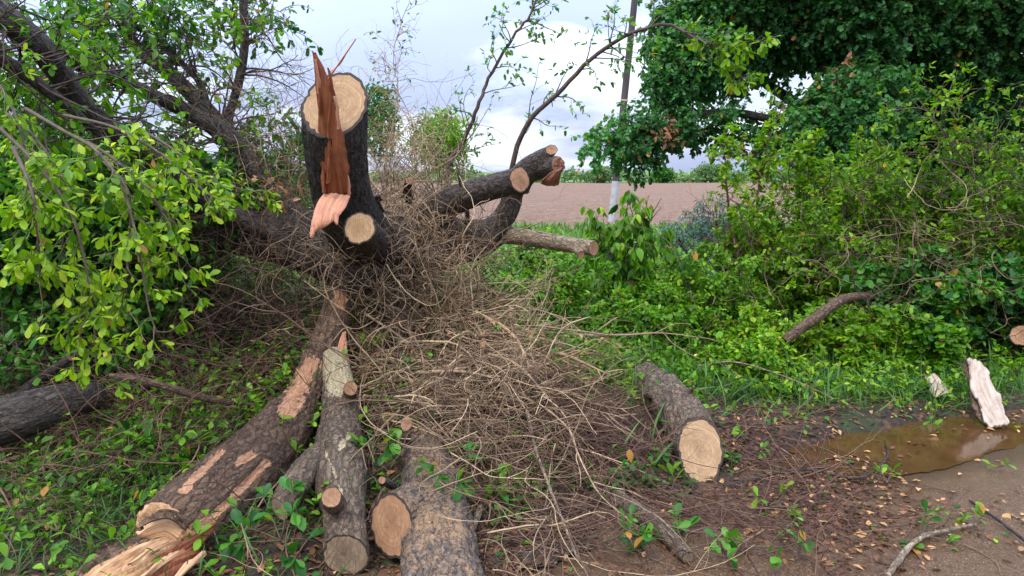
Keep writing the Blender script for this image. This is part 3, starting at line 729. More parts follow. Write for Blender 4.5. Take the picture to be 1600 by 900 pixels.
# ================================================================== SHRUBS AND SAPLINGS
def shrub(name, label, px, py, Y, wpx, toppy, mat, nst=9, size=.05, tint=.5, shape='obovate', per=(7, 5), leafn=7, detail=0, droop=.2, group=None, cat='shrub', stem='stem', k1=.38, base_spread=.35, upright=1.0, stint=.5):
    c = at(px, py, Y); gz = float(Hr(c[0], c[1])); base = V3(c[0], c[1], gz)
    h = max(.15, at(px, toppy - 12, Y)[2] - gz); R = wpx / FPX * Y
    T = thing(name, label, cat, base, group); gs, gl = Geo(), Geo()
    a = rng.uniform(0, 2 * pi, nst); q = rng.random(nst) ** .5
    S = base + np.stack([np.cos(a) * q * R * base_spread, np.sin(a) * q * R * base_spread, np.zeros(nst) - .02], -1)
    tgt = base + np.stack([np.cos(a) * q * R * .8, np.sin(a) * q * R * .8, h * rng.uniform(.6, 1.12, nst)], -1)
    D = tgt - S; Ln = np.linalg.norm(D, axis=1)
    D[:, 2] += .25 * Ln * upright
    W = walk(S, D, Ln * 1.08, 14, .07, .02); rr = .004 + .008 * h
    tubes(gs, W, taper(nst, 14, rr, rr * .25), 5, stint)
    K, pid = kids(W, per[0], .2, .98, 50, k1 * max(h, R), 8, .12, .0, .35, None, .15)
    tubes(gs, K, taper(len(K), 8, rr * .4, rr * .12), 4, stint)
    K2, pid2 = kids(K, per[1], .2, 1., 50, k1 * .5 * max(h, R), 6, .14, .02)
    tubes(gs, K2, taper(len(K2), 6, rr * .2, .0009), 3, stint)
    low = K2[:, -1, 2] > Hr(K2[:, -1, 0], K2[:, -1, 1]) - .02; K2 = K2[low]
    ti = np.clip(tint + .2 * fbm(K2[:, -1] * 3, 2), 0, 1)
    leaf_on(gl, K2, leafn, .1, size, ti, 55, droop, 1.2, shape, detail)
    ti = np.clip(tint - .1 + .2 * fbm(K[:, -1] * 3, 2), 0, 1)
    leaf_on(gl, K, 3, .3, size, ti, 55, droop, 1.2, shape, detail)
    gs.build('stems', MT[stem], T); gl.build('leaves', MT[mat], T)
    return T
GR = 'shrubs of the right-hand undergrowth'
shrub('shrub', 'bright yellow-green small-leaved shrub in front of the big tree trunk', 1310, 420, 7.2, 115, 245, 'leaf_yellow', 15, .06, .22, per=(13, 6), leafn=10, group=GR)
shrub('shrub', 'bright green shrub at the right edge of the photo, tallest of the undergrowth', 1590, 430, 6.6, 75, 195, 'leaf_yellow', 13, .06, .2, per=(12, 6), leafn=9, group=GR)
shrub('shrub', 'dark shaded shrub between the big trunk and the right edge', 1500, 430, 8.5, 110, 300, 'leaf_mid', 12, .07, .4, per=(9, 5), leafn=10, group=GR)
shrub('shrub', 'yellow-green shrub hanging over the leaning brown branch', 1240, 470, 6.4, 95, 365, 'leaf_yellow', 14, .055, .2, per=(11, 6), leafn=10, group=GR)
shrub('shrub', 'mid-green shrub beneath the bluish feathery plant', 1100, 480, 6.3, 105, 415, 'leaf_bright', 13, .05, .5, per=(9, 5), leafn=10, group=GR)
shrub('shrub', 'glossy bluish-green broad-leaved shrub right of the leaning brown branch', 1425, 540, 5.9, 120, 435, 'leaf_mid', 15, .066, .55, 'round', per=(9, 5), leafn=10, group=GR)
shrub('shrub', 'bright low yellow-green shrub at the puddle edge left of the pale bark slab', 1330, 620, 5.3, 120, 520, 'leaf_yellow', 15, .05, .32, per=(8, 5), leafn=9, group=GR, stem='stem')
shrub('shrub', 'dark green shrub behind the pale bark slab at the right edge', 1560, 560, 5.9, 80, 440, 'leaf_mid', 13, .062, .45, 'round', per=(9, 5), leafn=10, group=GR)
shrub('shrub', 'green shrub just above the thick short log by the road', 1050, 540, 5.9, 85, 465, 'leaf_bright', 12, .055, .42, per=(8, 5), leafn=10, group=GR)
shrub('shrub', 'low bright green shrub between the twig heap and the field', 940, 470, 7.6, 100, 400, 'leaf_bright', 12, .062, .45, per=(8, 5), leafn=10, group=GR)
shrub('shrub', 'green shrub below the long pale cut branch', 830, 440, 8.0, 90, 392, 'leaf_bright', 12, .06, .35, per=(8, 5), leafn=9, group=GR)
shrub('shrub', 'bluish-green feathery plant between the drooping plant and the red-stemmed sapling', 1105, 440, 8.0, 42, 318, 'leaf_blue', 14, .045, .5, 'lance', per=(12, 7), leafn=10, group=GR, cat='plant', droop=.6)
shrub('shrub', 'low green shrub left of the yellow-green shrub over the leaning branch', 1180, 560, 5.6, 90, 500, 'leaf_bright', 12, .048, .6, per=(8, 5), leafn=9, group=GR)
shrub('shrub', 'low leafy green shrub between the short thick log and the leaning brown branch', 1160, 610, 5.15, 95, 548, 'leaf_bright', 13, .05, .55, per=(8, 5), leafn=9, group=GR)
shrub('shrub', 'low green shrub in front of the glossy bluish-green shrub, behind the small bark chunk', 1440, 610, 5.2, 85, 520, 'leaf_bright', 13, .055, .4, 'round', per=(8, 5), leafn=9, group=GR)
shrub('shrub', 'small green shrub at the right rim of the twig heap behind the short thick log', 960, 560, 5.7, 75, 480, 'leaf_bright', 13, .05, .5, per=(8, 5), leafn=8, group=GR)
shrub('shrub', 'small shrub just right of the twig heap top, below the pale cut branch', 850, 500, 6.0, 75, 430, 'leaf_bright', 12, .05, .45, per=(8, 5), leafn=8, group=GR)
shrub('shrub', 'fresh green shrub between the red-stemmed sapling and the tallest right-hand shrub, against the dark trunk', 1410, 440, 7.9, 150, 300, 'leaf_bright', 16, .066, .5, per=(11, 6), leafn=9, group=GR)
shrub('shrub', 'fresh green shrub directly behind the red-stemmed sapling', 1190, 430, 7.6, 60, 360, 'leaf_bright', 12, .06, .45, per=(9, 5), leafn=8, group=GR)
shrub('drooping_plant', 'broad plant with large drooping green leaves beside the long pale cut branch', 962, 425, 6.6, 52, 324, 'leaf_bright', 9, .12, .3, 'ovate', per=(7, 3), leafn=5, detail=1, droop=1.4, cat='plant')
shrub('shrub', 'dark dense shrub filling the far left behind the hanging bright leaves', 40, 520, 5.2, 150, 250, 'leaf_mid', 16, .06, .7, per=(10, 5), leafn=8, group='shrubs behind the fallen tree on the left')
shrub('shrub', 'green shrub behind the hanging bright leaves left of the dead upright post', 190, 520, 5.6, 150, 320, 'leaf_bright', 16, .055, .4, per=(10, 5), leafn=8, group='shrubs behind the fallen tree on the left')
shrub('shrub', 'thin green shrub under the dark trunk between the post and the leaning split trunk', 395, 520, 6.4, 120, 430, 'leaf_bright', 14, .05, .4, per=(8, 4), leafn=6, group='shrubs behind the fallen tree on the left')
shrub('shrub', 'low green shrub left of the split trunk top under the dark trunk', 440, 560, 5.6, 75, 490, 'leaf_bright', 11, .045, .4, per=(8, 4), leafn=6, group='shrubs behind the fallen tree on the left')
shrub('shrub', 'dark low shrub directly behind the twig heap beneath the right limbs', 700, 460, 7.0, 110, 400, 'leaf_mid', 12, .05, .4, per=(8, 4), leafn=6, group='shrubs behind the fallen tree on the left')
shrub('weed', 'low green weed patch left of the fallen log at the left edge', 60, 600, 5.0, 110, 555, 'leaf_mid', 12, .05, .5, per=(7, 4), leafn=6, group='shrubs behind the fallen tree on the left', cat='weed')

def stems_plant(name, label, cat, mains, mat, per, leaf, group=None, stem='stem', stint=.5, detail=0):
    """mains: list of (points, r0, r1); per=(n1, L1, n2, L2); leaf=(n, size, tint, shape, droop)"""
    b = np.array(mains[0][0][0], float); T = thing(name, label, cat, b, group); gl, gk = Geo(), Geo()
    for pts, ra, rb in mains:
        g = Geo(); P = spline(pts, 40)[None]; P[0, 1:-1] += rng.normal(0, .003, (38, 3))
        tubes(g, P, taper(1, 40, ra, rb), 9, stint); gk = g
        K, _ = kids(P, per[0], .15, 1., 48, per[1], 9, .11, .0, .4)
        tubes(gk, K, taper(len(K), 9, rb * .6 + .001, .001), 4, stint)
        K2, _ = kids(K, per[2], .2, 1., 48, per[3], 6, .14, .03)
        tubes(gk, K2, taper(len(K2), 6, .0016, .0008), 3, stint)
        leaf_on(gl, K2, leaf[0], .1, leaf[1], leaf[2], 55, leaf[4], 1., leaf[3], detail)
        leaf_on(gl, K, max(1, leaf[0] // 2), .4, leaf[1], leaf[2], 55, leaf[4], 1., leaf[3], detail); g.build('stem', MT[stem], T)
    gl.build('leaves', MT[mat], T); return T
A = at
stems_plant('sapling', 'slender dark sapling with sparse leaves rising left of the forked dark limb', 'sapling',
            [([A(690, 400, 5.6), A(700, 265, 5.6), A(722, 225, 5.6), A(745, 170, 5.5), A(765, 120, 5.5), A(800, 60, 5.4), A(830, 20, 5.4), A(850, -30, 5.4)], .021, .006)],
            'leaf_mid', (26, .48, 4, .18), (5, .042, .75, 'ovate', .15), 'thin saplings against the sky')
stems_plant('sapling', 'curving sapling whose long stem arches over the utility pole to the right', 'sapling',
            [([A(790, 330, 5.6), A(805, 240, 5.5), A(830, 185, 5.4), A(870, 148, 5.3), A(915, 100, 5.2), A(960, 66, 5.1), A(1000, 47, 5.0), A(1045, 38, 5.0), A(1085, 60, 4.9), A(1112, 70, 4.9)], .022, .007)],
            'leaf_mid', (26, .45, 4, .18), (5, .042, .75, 'ovate', .15), 'thin saplings against the sky')
stems_plant('sapling', 'bright green leafy shoot hanging from the arching sapling in front of the dark crown', 'sapling',
            [([A(1045, 38, 5.0), A(1080, 52, 4.95), A(1110, 68, 4.9), A(1160, 66, 4.85), A(1225, 55, 4.8)], .007, .002),
             ([A(1100, 62, 4.9), A(1125, 80, 4.9), A(1150, 110, 4.9), A(1165, 130, 4.9)], .004, .002)],
            'leaf_yellow', (16, .16, 2, .07), (4, .06, .3, 'obovate', .25), 'thin saplings against the sky')
stems_plant('sapling', 'red-brown stemmed sapling with yellow-green leaves below the big crown', 'sapling',
            [([A(1150, 470, 6.8), A(1155, 400, 6.8), A(1140, 350, 6.8), A(1135, 280, 6.7), A(1130, 215, 6.7)], .018, .005),
             ([A(1155, 470, 6.8), A(1172, 400, 6.8), A(1180, 330, 6.8), A(1195, 240, 6.8), A(1225, 160, 6.8)], .018, .005)],
            'leaf_yellow', (30, .26, 4, .12), (6, .06, .3, 'obovate', .25), 'thin saplings against the sky', 'twig_red', .55)
stems_plant('sapling', 'small leaning shoot with green leaves left of the red-stemmed sapling', 'sapling',
            [([A(1240, 470, 6.8), A(1250, 380, 6.8), A(1262, 300, 6.8), A(1262, 215, 6.8)], .012, .004)],
            'leaf_yellow', (24, .25, 4, .11), (6, .06, .25, 'obovate', .2), 'thin saplings against the sky')
stems_plant('sapling', 'leafless grey stem rising between the upright cut stem and the young trees', 'sapling',
            [([A(600, 330, 4.9), A(605, 240, 4.9), A(622, 150, 4.9), A(615, 80, 4.9), A(640, 0, 4.9)], .006, .002),
             ([A(640, 330, 5.0), A(650, 250, 5.0), A(640, 180, 5.0), A(600, 110, 5.0)], .005, .002)],
            'leaf_mid', (22, .30, 4, .14), (1, .03, .6, 'ovate', .2), 'thin saplings against the sky', 'twig', .75)

# ================================================================== THE FALLEN TREE
FT = thing('fallen_tree', 'large dark fallen tree with sawn-off upright stem and torn reddish splinter', 'fallen tree', A(590, 470, 4.8))
def limb(name, pts, rad, mat='bark_black', k=24, step=.03, n0=None, n1=None, cutm=None, parent=None, seed=0, label=None, broken0=False, **kw):
    g = Geo(); r0, r1, T_ = big_tube(g, pts, rad, k, step, n0=n0, n1=n1, seed=seed, **kw)
    o = g.build(name, MT[mat], parent, label=label)
    if cutm:
        g = Geo(); cap(g, r1, off=(rng.normal(0, .01), rng.normal(0, .01))); cc = g.build('cut_face', MT[cutm], None); cc.parent = o; ORG[cc.name] = ORG[o.name]
        cc.data.transform(__import__('mathutils').Matrix.Translation(tuple(-ORG[o.name])))
    return o, r0, r1, T_
# main lying trunk and root mass
limb('trunk', [A(-90, 262, 4.7), A(0, 272, 4.75), A(150, 300, 4.85), A(330, 345, 4.95), A(470, 372, 4.95), A(570, 392, 4.85), A(660, 385, 5.0), A(750, 372, 5.2), A(790, 362, 5.3)],
     [.12, .13, .14, .17, .22, .27, .21, .13, .07], k=40, step=.03, parent=FT, seed=3, amp=.14)
limb('root_swelling', [A(500, 375, 4.75), A(560, 420, 4.6), A(585, 450, 4.7)], [.14, .2, .07], k=32, parent=FT, seed=4, amp=.18)
# the tall upright stem sawn off facing the camera
NS = V3(.05, -.80, .50)
_, _, ring, _ = limb('upright_stem', [A(592, 400, 4.85), A(566, 372, 4.5), A(540, 318, 4.25), A(527, 255, 4.05), A(523, 205, 3.92), A(523, 163, 3.86)],
     [.21, .19, .172, .165, .168, .168], k=56, step=.02, n1=NS, cutm='cut', parent=FT, seed=5, amp=.05)
limb('cut_stub', [A(600, 400, 4.75), A(582, 378, 4.3), A(562, 357, 3.85)], [.12, .095, .088], k=36, n1=V3(-.02, -.92, .3), cutm='cut', parent=FT, seed=6)
# flattened, rough slabs of torn wood
def slab(name, rows, mat, parent, thick=.03, label=None, seed=0, sub=5, jag=.006, fibre=.004):
    """rows: (left point, right point) pairs running along the grain"""
    Lp = spline([r[0] for r in rows], len(rows) * sub * 2); Rp = spline([r[1] for r in rows], len(rows) * sub * 2); m = len(Lp); k = 26
    u = np.linspace(0, 1, k)[None, :, None]
    top = Lp[:, None] * (1 - u) + Rp[:, None] * u
    ax = nrm(np.gradient(Lp + Rp, axis=0)); ac = nrm(Rp - Lp + 1e-6); nn = nrm(np.cross(ac, ax))
    nn = np.where((nn * (CAM - Lp)).sum(-1, keepdims=True) < 0, -nn, nn)
    s = np.cumsum(np.r_[0, np.linalg.norm(np.diff((Lp + Rp) / 2, axis=0), axis=1)])
    wd = np.linalg.norm(Rp - Lp, axis=1)
    uu = np.tile(np.linspace(0, 1, k), (m, 1)); q = np.stack([uu * wd[:, None] * 130 + seed, uu * 0, s[:, None] * 4 + uu * 0], -1)
    top = top + nn[:, None] * (fibre * fbm(q, 4) * 1.6 + .012 * np.sin(uu * pi))[..., None]
    top = top + (ac[:, None] * (1.1 * jag * fbm(np.stack([s[:, None] * 16 + uu * 0, uu * 0, uu * 0 + seed], -1)) * (np.abs(uu - .5) > .45))[..., None])
    th = thick * np.minimum(1, wd / .06)[:, None, None]
    bot = top - nn[:, None] * th * (1 - .5 * np.abs(uu * 2 - 1)[..., None] ** 2)
    V = np.concatenate([top, bot[:, ::-1]], 1); K = 2 * k; idx = np.arange(m * K).reshape(m, K)
    a, b = idx[:-1], idx[1:]
    F = np.stack([a, np.roll(a, -1, 1), np.roll(b, -1, 1), b], -1).reshape(-1, 4)
    bk = np.concatenate([np.stack([uu * wd[:, None], uu * 0, s[:, None] + uu * 0], -1), np.stack([uu[:, ::-1] * wd[:, None], uu * 0 + .1, s[:, None] + uu * 0], -1)], 1) + seed
    g = Geo(); g.add(V, [F], .5, bk)
    for row in (0, m - 1):
        i = idx[row]; q4 = np.stack([i[:k - 1], i[1:k], i[::-1][:k][1:], i[::-1][:k][:-1]], -1)
        g.f.append(q4)
    return g.build(name, mat if not isinstance(mat, str) else MT[mat], parent, label=label)
slab('torn_splinter', [(A(489, 80, 3.60), A(494, 83, 3.60)), (A(492, 115, 3.63), A(509, 115, 3.63)), (A(497, 160, 3.68), A(523, 160, 3.67)), (A(497, 205, 3.76), A(533, 205, 3.72)), (A(499, 250, 3.83), A(541, 250, 3.79)), (A(504, 303, 3.93), A(545, 305, 3.93))],
     'split', FT, .035, 'tall pointed reddish splinter standing in front of the cut', 1)
slab('thin_sliver', [(A(508, 128, 3.66), A(512, 128, 3.66)), (A(530, 96, 3.62), A(533, 97, 3.62)), (A(556, 60, 3.58), A(557, 61, 3.58))], 'flap', FT, .008, None, 2)
slab('bark_flap', [(A(505, 303, 3.92), A(547, 306, 3.90)), (A(494, 322, 3.86), A(541, 322, 3.85)), (A(487, 345, 3.80), A(522, 345, 3.80)), (A(483, 366, 3.78), A(487, 366, 3.78))], 'flap', FT, .014, 'pale pink bark flap folded out under the splinter', 3)
for x0, y0, x1, y1, dd in ((500, 180, 496, 120, 3.66), (538, 290, 534, 232, 3.86), (506, 300, 503, 240, 3.86), (520, 150, 512, 105, 3.62), (529, 200, 524, 150, 3.68), (545, 303, 541, 262, 3.88), (497, 145, 494, 92, 3.62), (512, 285, 516, 215, 3.80)):
    xm, ym = (x0 + x1) / 2 + 1.5, (y0 + y1) / 2
    slab('torn_fibre', [(A(x0 - 3, y0, dd + .04), A(x0 + 3, y0, dd + .04)), (A(xm - 2.5, ym, dd), A(xm + 2.5, ym, dd)), (A(x1 - .5, y1, dd - .03), A(x1 + .5, y1, dd - .03))], 'flap' if x0 % 2 else 'split', FT, .008, None, x0)
for x0, y0, x1, y1 in ((490, 360, 485, 372), (524, 342, 527, 352)):
    slab('torn_fibre', [(A(x0 - 4, y0 - 8, 3.79), A(x0 + 5, y0 - 6, 3.79)), (A((x0 + x1) / 2 - 2.5, (y0 + y1) / 2, 3.77), A((x0 + x1) / 2 + 3, (y0 + y1) / 2, 3.77)), (A(x1, y1, 3.76), A(x1 + 1, y1, 3.76))], 'flap', FT, .006, None, x0)
# right limbs
limb('limb', [A(650, 395, 5.0), A(668, 350, 4.95), A(700, 318, 4.85), A(750, 298, 4.7), A(812, 281, 4.5)], [.16, .14, .105, .085, .08], n1=V3(.62, -.74, .15), cutm='cut_warm', parent=FT, seed=8, mat='bark')
limb('limb', [A(700, 385, 5.1), A(765, 362, 5.2), A(795, 325, 5.15), A(805, 290, 5.1), A(830, 262, 5.0), A(862, 234, 4.9)], [.13, .1, .075, .08, .085, .036], n1=V3(.25, -.85, .45), cutm='cut_warm', parent=FT, seed=9, mat='bark', knots=[(.78, 1.0, .05, .03)])
o_, _, ring2, T2 = limb('limb', [A(826, 268, 5.05), A(850, 262, 4.95), A(872, 258, 4.85)], [.08, .072, .06], parent=FT, seed=10, mat='bark')
g = Geo(); cap(g, ring2, jag=.025, axis=T2[-1]); q_ = g.build('broken_end', MT['broken'], FT)
slab('torn_splinter', [(A(862, 270, 4.8), A(880, 262, 4.8)), (A(850, 281, 4.82), A(877, 276, 4.82)), (A(845, 288, 4.86), A(872, 290, 4.86))], 'broken', FT, .03, None, 5)
limb('limb', [A(740, 372, 5.3), A(775, 366, 5.25), A(815, 370, 5.15), A(870, 379, 5.0), A(928, 388, 4.85)], [.1, .075, .064, .058, .055], mat='bark_tan', n1=V3(.7, -.7, .0), cutm='cut_warm', parent=FT, seed=11, label='long pale tan branch with a sawn end')
limb('branch_nub', [A(888, 384, 4.93), A(903, 392, 4.85), A(908, 398, 4.8)], [.03, .027, .026], mat='bark_tan', k=14, step=.01, n1=V3(.2, -.9, -.2), cutm='cut_warm', parent=FT, seed=12)
limb('branch_nub', [A(596, 330, 4.5), A(588, 312, 4.35), A(600, 308, 4.3)], [.02, .02, .018], k=12, step=.01, n1=V3(.3, -.9, .1), cutm='cut_warm', parent=FT, seed=13)
limb('branch_nub', [A(640, 320, 4.9), A(636, 297, 4.8), A(640, 282, 4.7)], [.035, .03, .027], k=14, step=.01, n1=V3(.1, -.9, .3), cutm='cut_warm', parent=FT, seed=14)
limb('branch_nub', [A(720, 400, 5.0), A(730, 340, 4.8), A(720, 285, 4.7), A(716, 268, 4.7)], [.022, .018, .014, .009], k=12, parent=FT, seed=15, mat='bark')
# left limbs
L1 = [A(-60, -20, 3.5), A(0, 22, 3.55), A(70, 82, 3.7), A(130, 165, 3.9), A(200, 222, 4.1), A(262, 268, 4.3), A(330, 318, 4.6), A(420, 360, 4.8), A(500, 392, 4.85)]
LM = [A(530, 400, 4.9), A(470, 350, 4.95), A(420, 285, 5.0), A(372, 232, 5.0)]
L2 = [A(390, 250, 5.0), A(352, 212, 4.95), A(300, 178, 4.85), A(240, 150, 4.7), A(175, 120, 4.5), A(105, 92, 4.2), A(40, 50, 4.0)]
L3 = [A(375, 240, 5.0), A(350, 205, 5.05), A(312, 160, 5.1), A(262, 112, 5.15), A(218, 78, 5.2), A(180, 20, 5.2)]
L4 = [A(362, 225, 5.05), A(357, 185, 5.1), A(372, 132, 5.1), A(382, 75, 5.1), A(380, 0, 5.1), A(378, -60, 5.1)]
L5 = [A(330, 190, 5.1), A(312, 130, 5.15), A(285, 100, 5.2), A(255, 68, 5.2), A(215, 40, 5.2)]
L6 = [A(-60, 60, 3.2), A(30, 110, 3.5), A(110, 170, 3.7), A(165, 220, 3.9)]
for pts, rad, sd in ((L1, [.06, .062, .062, .056, .055, .056, .062, .075, .1], 20), (LM, [.13, .1, .09, .085], 21), (L2, [.08, .066, .052, .046, .042, .036, .03], 22),
                     (L3, [.075, .068, .056, .048, .04, .03], 23), (L4, [.05, .032, .03, .028, .026, .02], 24), (L5, [.03, .024, .02, .016, .01], 25), (L6, [.036, .032, .026, .016], 26)):
    limb('limb', pts, rad, parent=FT, seed=sd, k=18, mat='bark', step=.04)
# crown twigs + leaves of the fallen tree on the left
gk, gl = Geo(), Geo()
for pts, n1_, ln in ((L1[:6], 34, .75), (L2, 44, .6), (L3, 44, .6), (L4, 30, .55), (L5, 30, .5), (L6, 18, .6)):
    P = spline(pts, 40)[None]
    K, _ = kids(P, n1_, .1, 1., 62, ln, 12, .13, .01, .1)
    tubes(gk, K, taper(len(K), 12, .0075, .0022), 4, .35)
    K2, _ = kids(K, 5, .25, 1., 50, .26, 8, .15, .02)
    tubes(gk, K2, taper(len(K2), 8, .003, .001), 3, .4)
    px_, py_ = proj(K2[:, -1]); keep = ~((px_ > 455)) & (rng.random(len(K2)) < np.where(py_ < 50, .7, np.where(px_ > 180, .26, .7))); K2 = K2[keep]
    leaf_on(gl, K2, 7, .1, .058, np.clip(.42 + .25 * fbm(K2[:, -1] * 2, 2), 0, 1), 55, .25, 1., 'obovate', 1)
gk.build('twigs', MT['stem'], FT); gl.build('leaves', MT['leaf_bright'], FT)
g = Geo(); gt = Geo(); cl = []
C_(60, 40, 5.2, 130, 50, 120); C_(230, 15, 5.4, 110, 35, 130); C_(400, 20, 5.6, 50, 30, 40); C_(50, 190, 5.0, 110, 60, 300, -.05); C_(210, 270, 5.0, 110, 40, 300, .05); C_(330, 300, 5.0, 80, 40, 200, 0)
C_(100, 330, 4.6, 140, 90, 1100, .15); C_(250, 390, 5.0, 100, 80, 620, .15); C_(430, 210, 5.6, 50, 40, 60); C_(450, 290, 5.2, 40, 50, 80, -.1); C_(20, 430, 4.9, 90, 80, 450, .1); C_(130, 510, 4.6, 150, 60, 600, .12); C_(330, 470, 5.6, 60, 50, 120, .0)
leafy_clumps(g, gt, cl, .3, 9, .06, .5, 'obovate', .3, 0)
g.build('leaves', MT['leaf_mid'], FT); gt.build('twigs', MT['stem'], FT)
# bright branches hanging in front
hang = [([A(40, 170, 2.9), A(100, 205, 2.8), A(150, 235, 2.7), A(190, 290, 2.6), A(215, 380, 2.55), A(232, 480, 2.55), A(245, 520, 2.55)], 22),
        ([A(-10, 190, 2.8), A(60, 260, 2.7), A(110, 330, 2.65), A(135, 420, 2.6), A(148, 520, 2.6), A(150, 600, 2.6)], 24),
        ([A(120, 215, 2.8), A(180, 250, 2.75), A(240, 310, 2.7), A(268, 370, 2.7), A(285, 440, 2.7)], 20),
        ([A(-20, 160, 3.0), A(40, 200, 2.9), A(90, 270, 2.85), A(100, 350, 2.8), A(90, 430, 2.8)], 18),
        ([A(100, 180, 3.2), A(180, 200, 3.1), A(250, 240, 3.1), A(310, 290, 3.1), A(330, 320, 3.1)], 16),
        ([A(20, 230, 2.6), A(50, 300, 2.5), A(60, 380, 2.5), A(62, 450, 2.5)], 20),
        ([A(150, 240, 3.1), A(200, 300, 3.0), A(200, 400, 3.0), A(190, 480, 3.0)], 20),
        ([A(200, 190, 3.6), A(280, 240, 3.5), A(320, 280, 3.5), A(400, 300, 3.5)], 16),
        ([A(-30, 90, 3.0), A(20, 170, 2.9), A(40, 250, 2.8), A(30, 330, 2.8)], 14)]
for i, (pts, n1_) in enumerate(hang):
    g = Geo(); P = spline(pts, 40)[None]; tubes(g, P, taper(1, 40, .008, .0025), 7, .55); b = g.build('leafy_branch', MT['stem'], FT)
    gl = Geo(); gk = Geo()
    K, _ = kids(P, n1_, .15, 1., 45, .2, 8, .12, .05, .2); tubes(gk, K, taper(len(K), 8, .0025, .001), 4, .7)
    q, _ = kids(K, 2, .3, 1., 45, .09, 5, .12, .05); K = K[rng.random(len(K)) < .85]
    leaf_on(gl, K, 9, .15, .047, np.clip(.35 + .5 * fbm(K[:, -1] * 4, 2), 0, 1), 52, .4, 1.1, 'obovate', 1)
    leaf_on(gl, q, 4, .2, .043, .55, 52, .4, 1.1, 'obovate', 1)
    for gg, nm, mt in ((gl, 'leaves', 'leaf_yellow'), (gk, 'twigs', 'stem')):
        c = gg.build(nm, MT[mt], None); c.parent = b; c.data.transform(__import__('mathutils').Matrix.Translation(tuple(-ORG[b.name]))); ORG[c.name] = ORG[b.name]
# few dead orange leaves near the stem
g = Geo(); n = 40; P = np.array([A(rng.normal(440, 30), rng.normal(300, 18), 4.4) for _ in range(n)]); leaves(g, P, rng.normal(size=(n, 3)), rng.normal(size=(n, 3)), .05, rng.uniform(.3, .8, n)); g.build('dead_leaves', MT['leaf_dry'], FT)

# ================================================================== LOGS
def add_cut(o, ring, mat, name='cut_face', **kw):
    g = Geo(); cap(g, ring, off=(rng.normal(0, .008), rng.normal(0, .008)), **kw); g.build(name, MT[mat], o)
def log_thing(name, label, cat, loc, group=None): return thing(name, label, cat, loc, group)
# split trunk leaning against the fallen tree
ST = thing('split_trunk', 'long brown trunk leaning on the dark fallen tree, split open at the lower left', 'trunk', hit(300, 850))
pts = [A(536, 438, 4.62), A(527, 480, 4.48), A(512, 530, 4.3), A(492, 580, 4.12), A(474, 625, 3.95), A(445, 668, 3.72), A(405, 716, 3.45), A(355, 762, 3.12), A(300, 808, 2.87), A(262, 838, 2.74)]
rad = [.05, .085, .095, .102, .12, .16, .18, .182, .175, .16]
g = Geo()
r0, r1, T_ = big_tube(g, pts, rad, 64, .018, .05, .035, seed=30, patches=[(537, 445, 530, 470, 16, .8), (485, 570, 450, 638, 18, .95), (470, 600, 455, 630, 16, .8), (418, 722, 330, 812, 7, 1.15), (330, 812, 296, 838, 12, 1.1), (345, 705, 285, 765, 7, 1.0), (400, 708, 370, 722, 8, .7)], inset=.01)
bo = g.build('bark_trunk', MT['bark_brown'], ST)
g = Geo(); cap(g, r1, rings=10, jag=.02, axis=T_[-1]); g.build('broken_end', MT['split_pale'], bo)
# long splintered heartwood running on towards the corner
pw = [A(350, 800, 3.12), A(290, 848, 2.86), A(240, 880, 2.70), A(180, 915, 2.55), A(110, 960, 2.4)]
g = Geo(); r0, r1, T_ = big_tube(g, pw, [.13, .14, .135, .125, .10], 56, .02, .10, .09, seed=31, patches=[(260, 850, 120, 930, 26, 1.2), (300, 862, 200, 930, 9, .3)]); g.build('split_heartwood', MT['bark_brown'], ST)
slab('long_splinter', [(A(262, 838, 2.60), A(285, 850, 2.60)), (A(225, 846, 2.50), A(262, 868, 2.50)), (A(185, 868, 2.42), A(232, 892, 2.42)), (A(130, 900, 2.33), A(200, 925, 2.33)), (A(80, 935, 2.25), A(160, 960, 2.25))], 'split_pale', ST, .04, 'pale yellow splintered wood', 7, fibre=.012)
slab('long_splinter', [(A(330, 818, 2.72), A(338, 824, 2.72)), (A(285, 848, 2.58), A(310, 862, 2.58)), (A(240, 872, 2.48), A(290, 892, 2.48)), (A(190, 905, 2.38), A(270, 925, 2.38))], 'split', ST, .04, 'orange splintered wood', 8, fibre=.014)
slab('snapped_face', [(A(212, 832, 2.53), A(216, 838, 2.53)), (A(232, 819, 2.56), A(232, 842, 2.55)), (A(262, 812, 2.59), A(258, 844, 2.57)), (A(288, 826, 2.60), A(275, 846, 2.58))], 'split_pale', ST, .05, None, 9)
for x0, y0, x1, y1 in ((215, 905, 285, 858), (200, 880, 262, 846), (262, 915, 318, 862), (150, 905, 220, 866)):
    xm, ym = (x0 + x1) / 2, (y0 + y1) / 2; slab('long_splinter', [(A(x0, y0, 2.33), A(x0 + 3, y0 + 3, 2.33)), (A(xm - 4, ym - 3, 2.43), A(xm + 5, ym + 4, 2.43)), (A(x1 - 3, y1 - 2, 2.56), A(x1 + 5, y1 + 4, 2.56))], 'split_pale', ST, .014, None, x0)
# snapped sheet of bark lapping over at the break
slab('bark_flap', [(A(212, 828, 2.50), A(222, 822, 2.52)), (A(240, 812, 2.53), A(236, 806, 2.56)), (A(266, 810, 2.55), A(262, 796, 2.58)), (A(292, 828, 2.58), A(300, 808, 2.62))], 'bark_brown', ST, .02, None, 12)

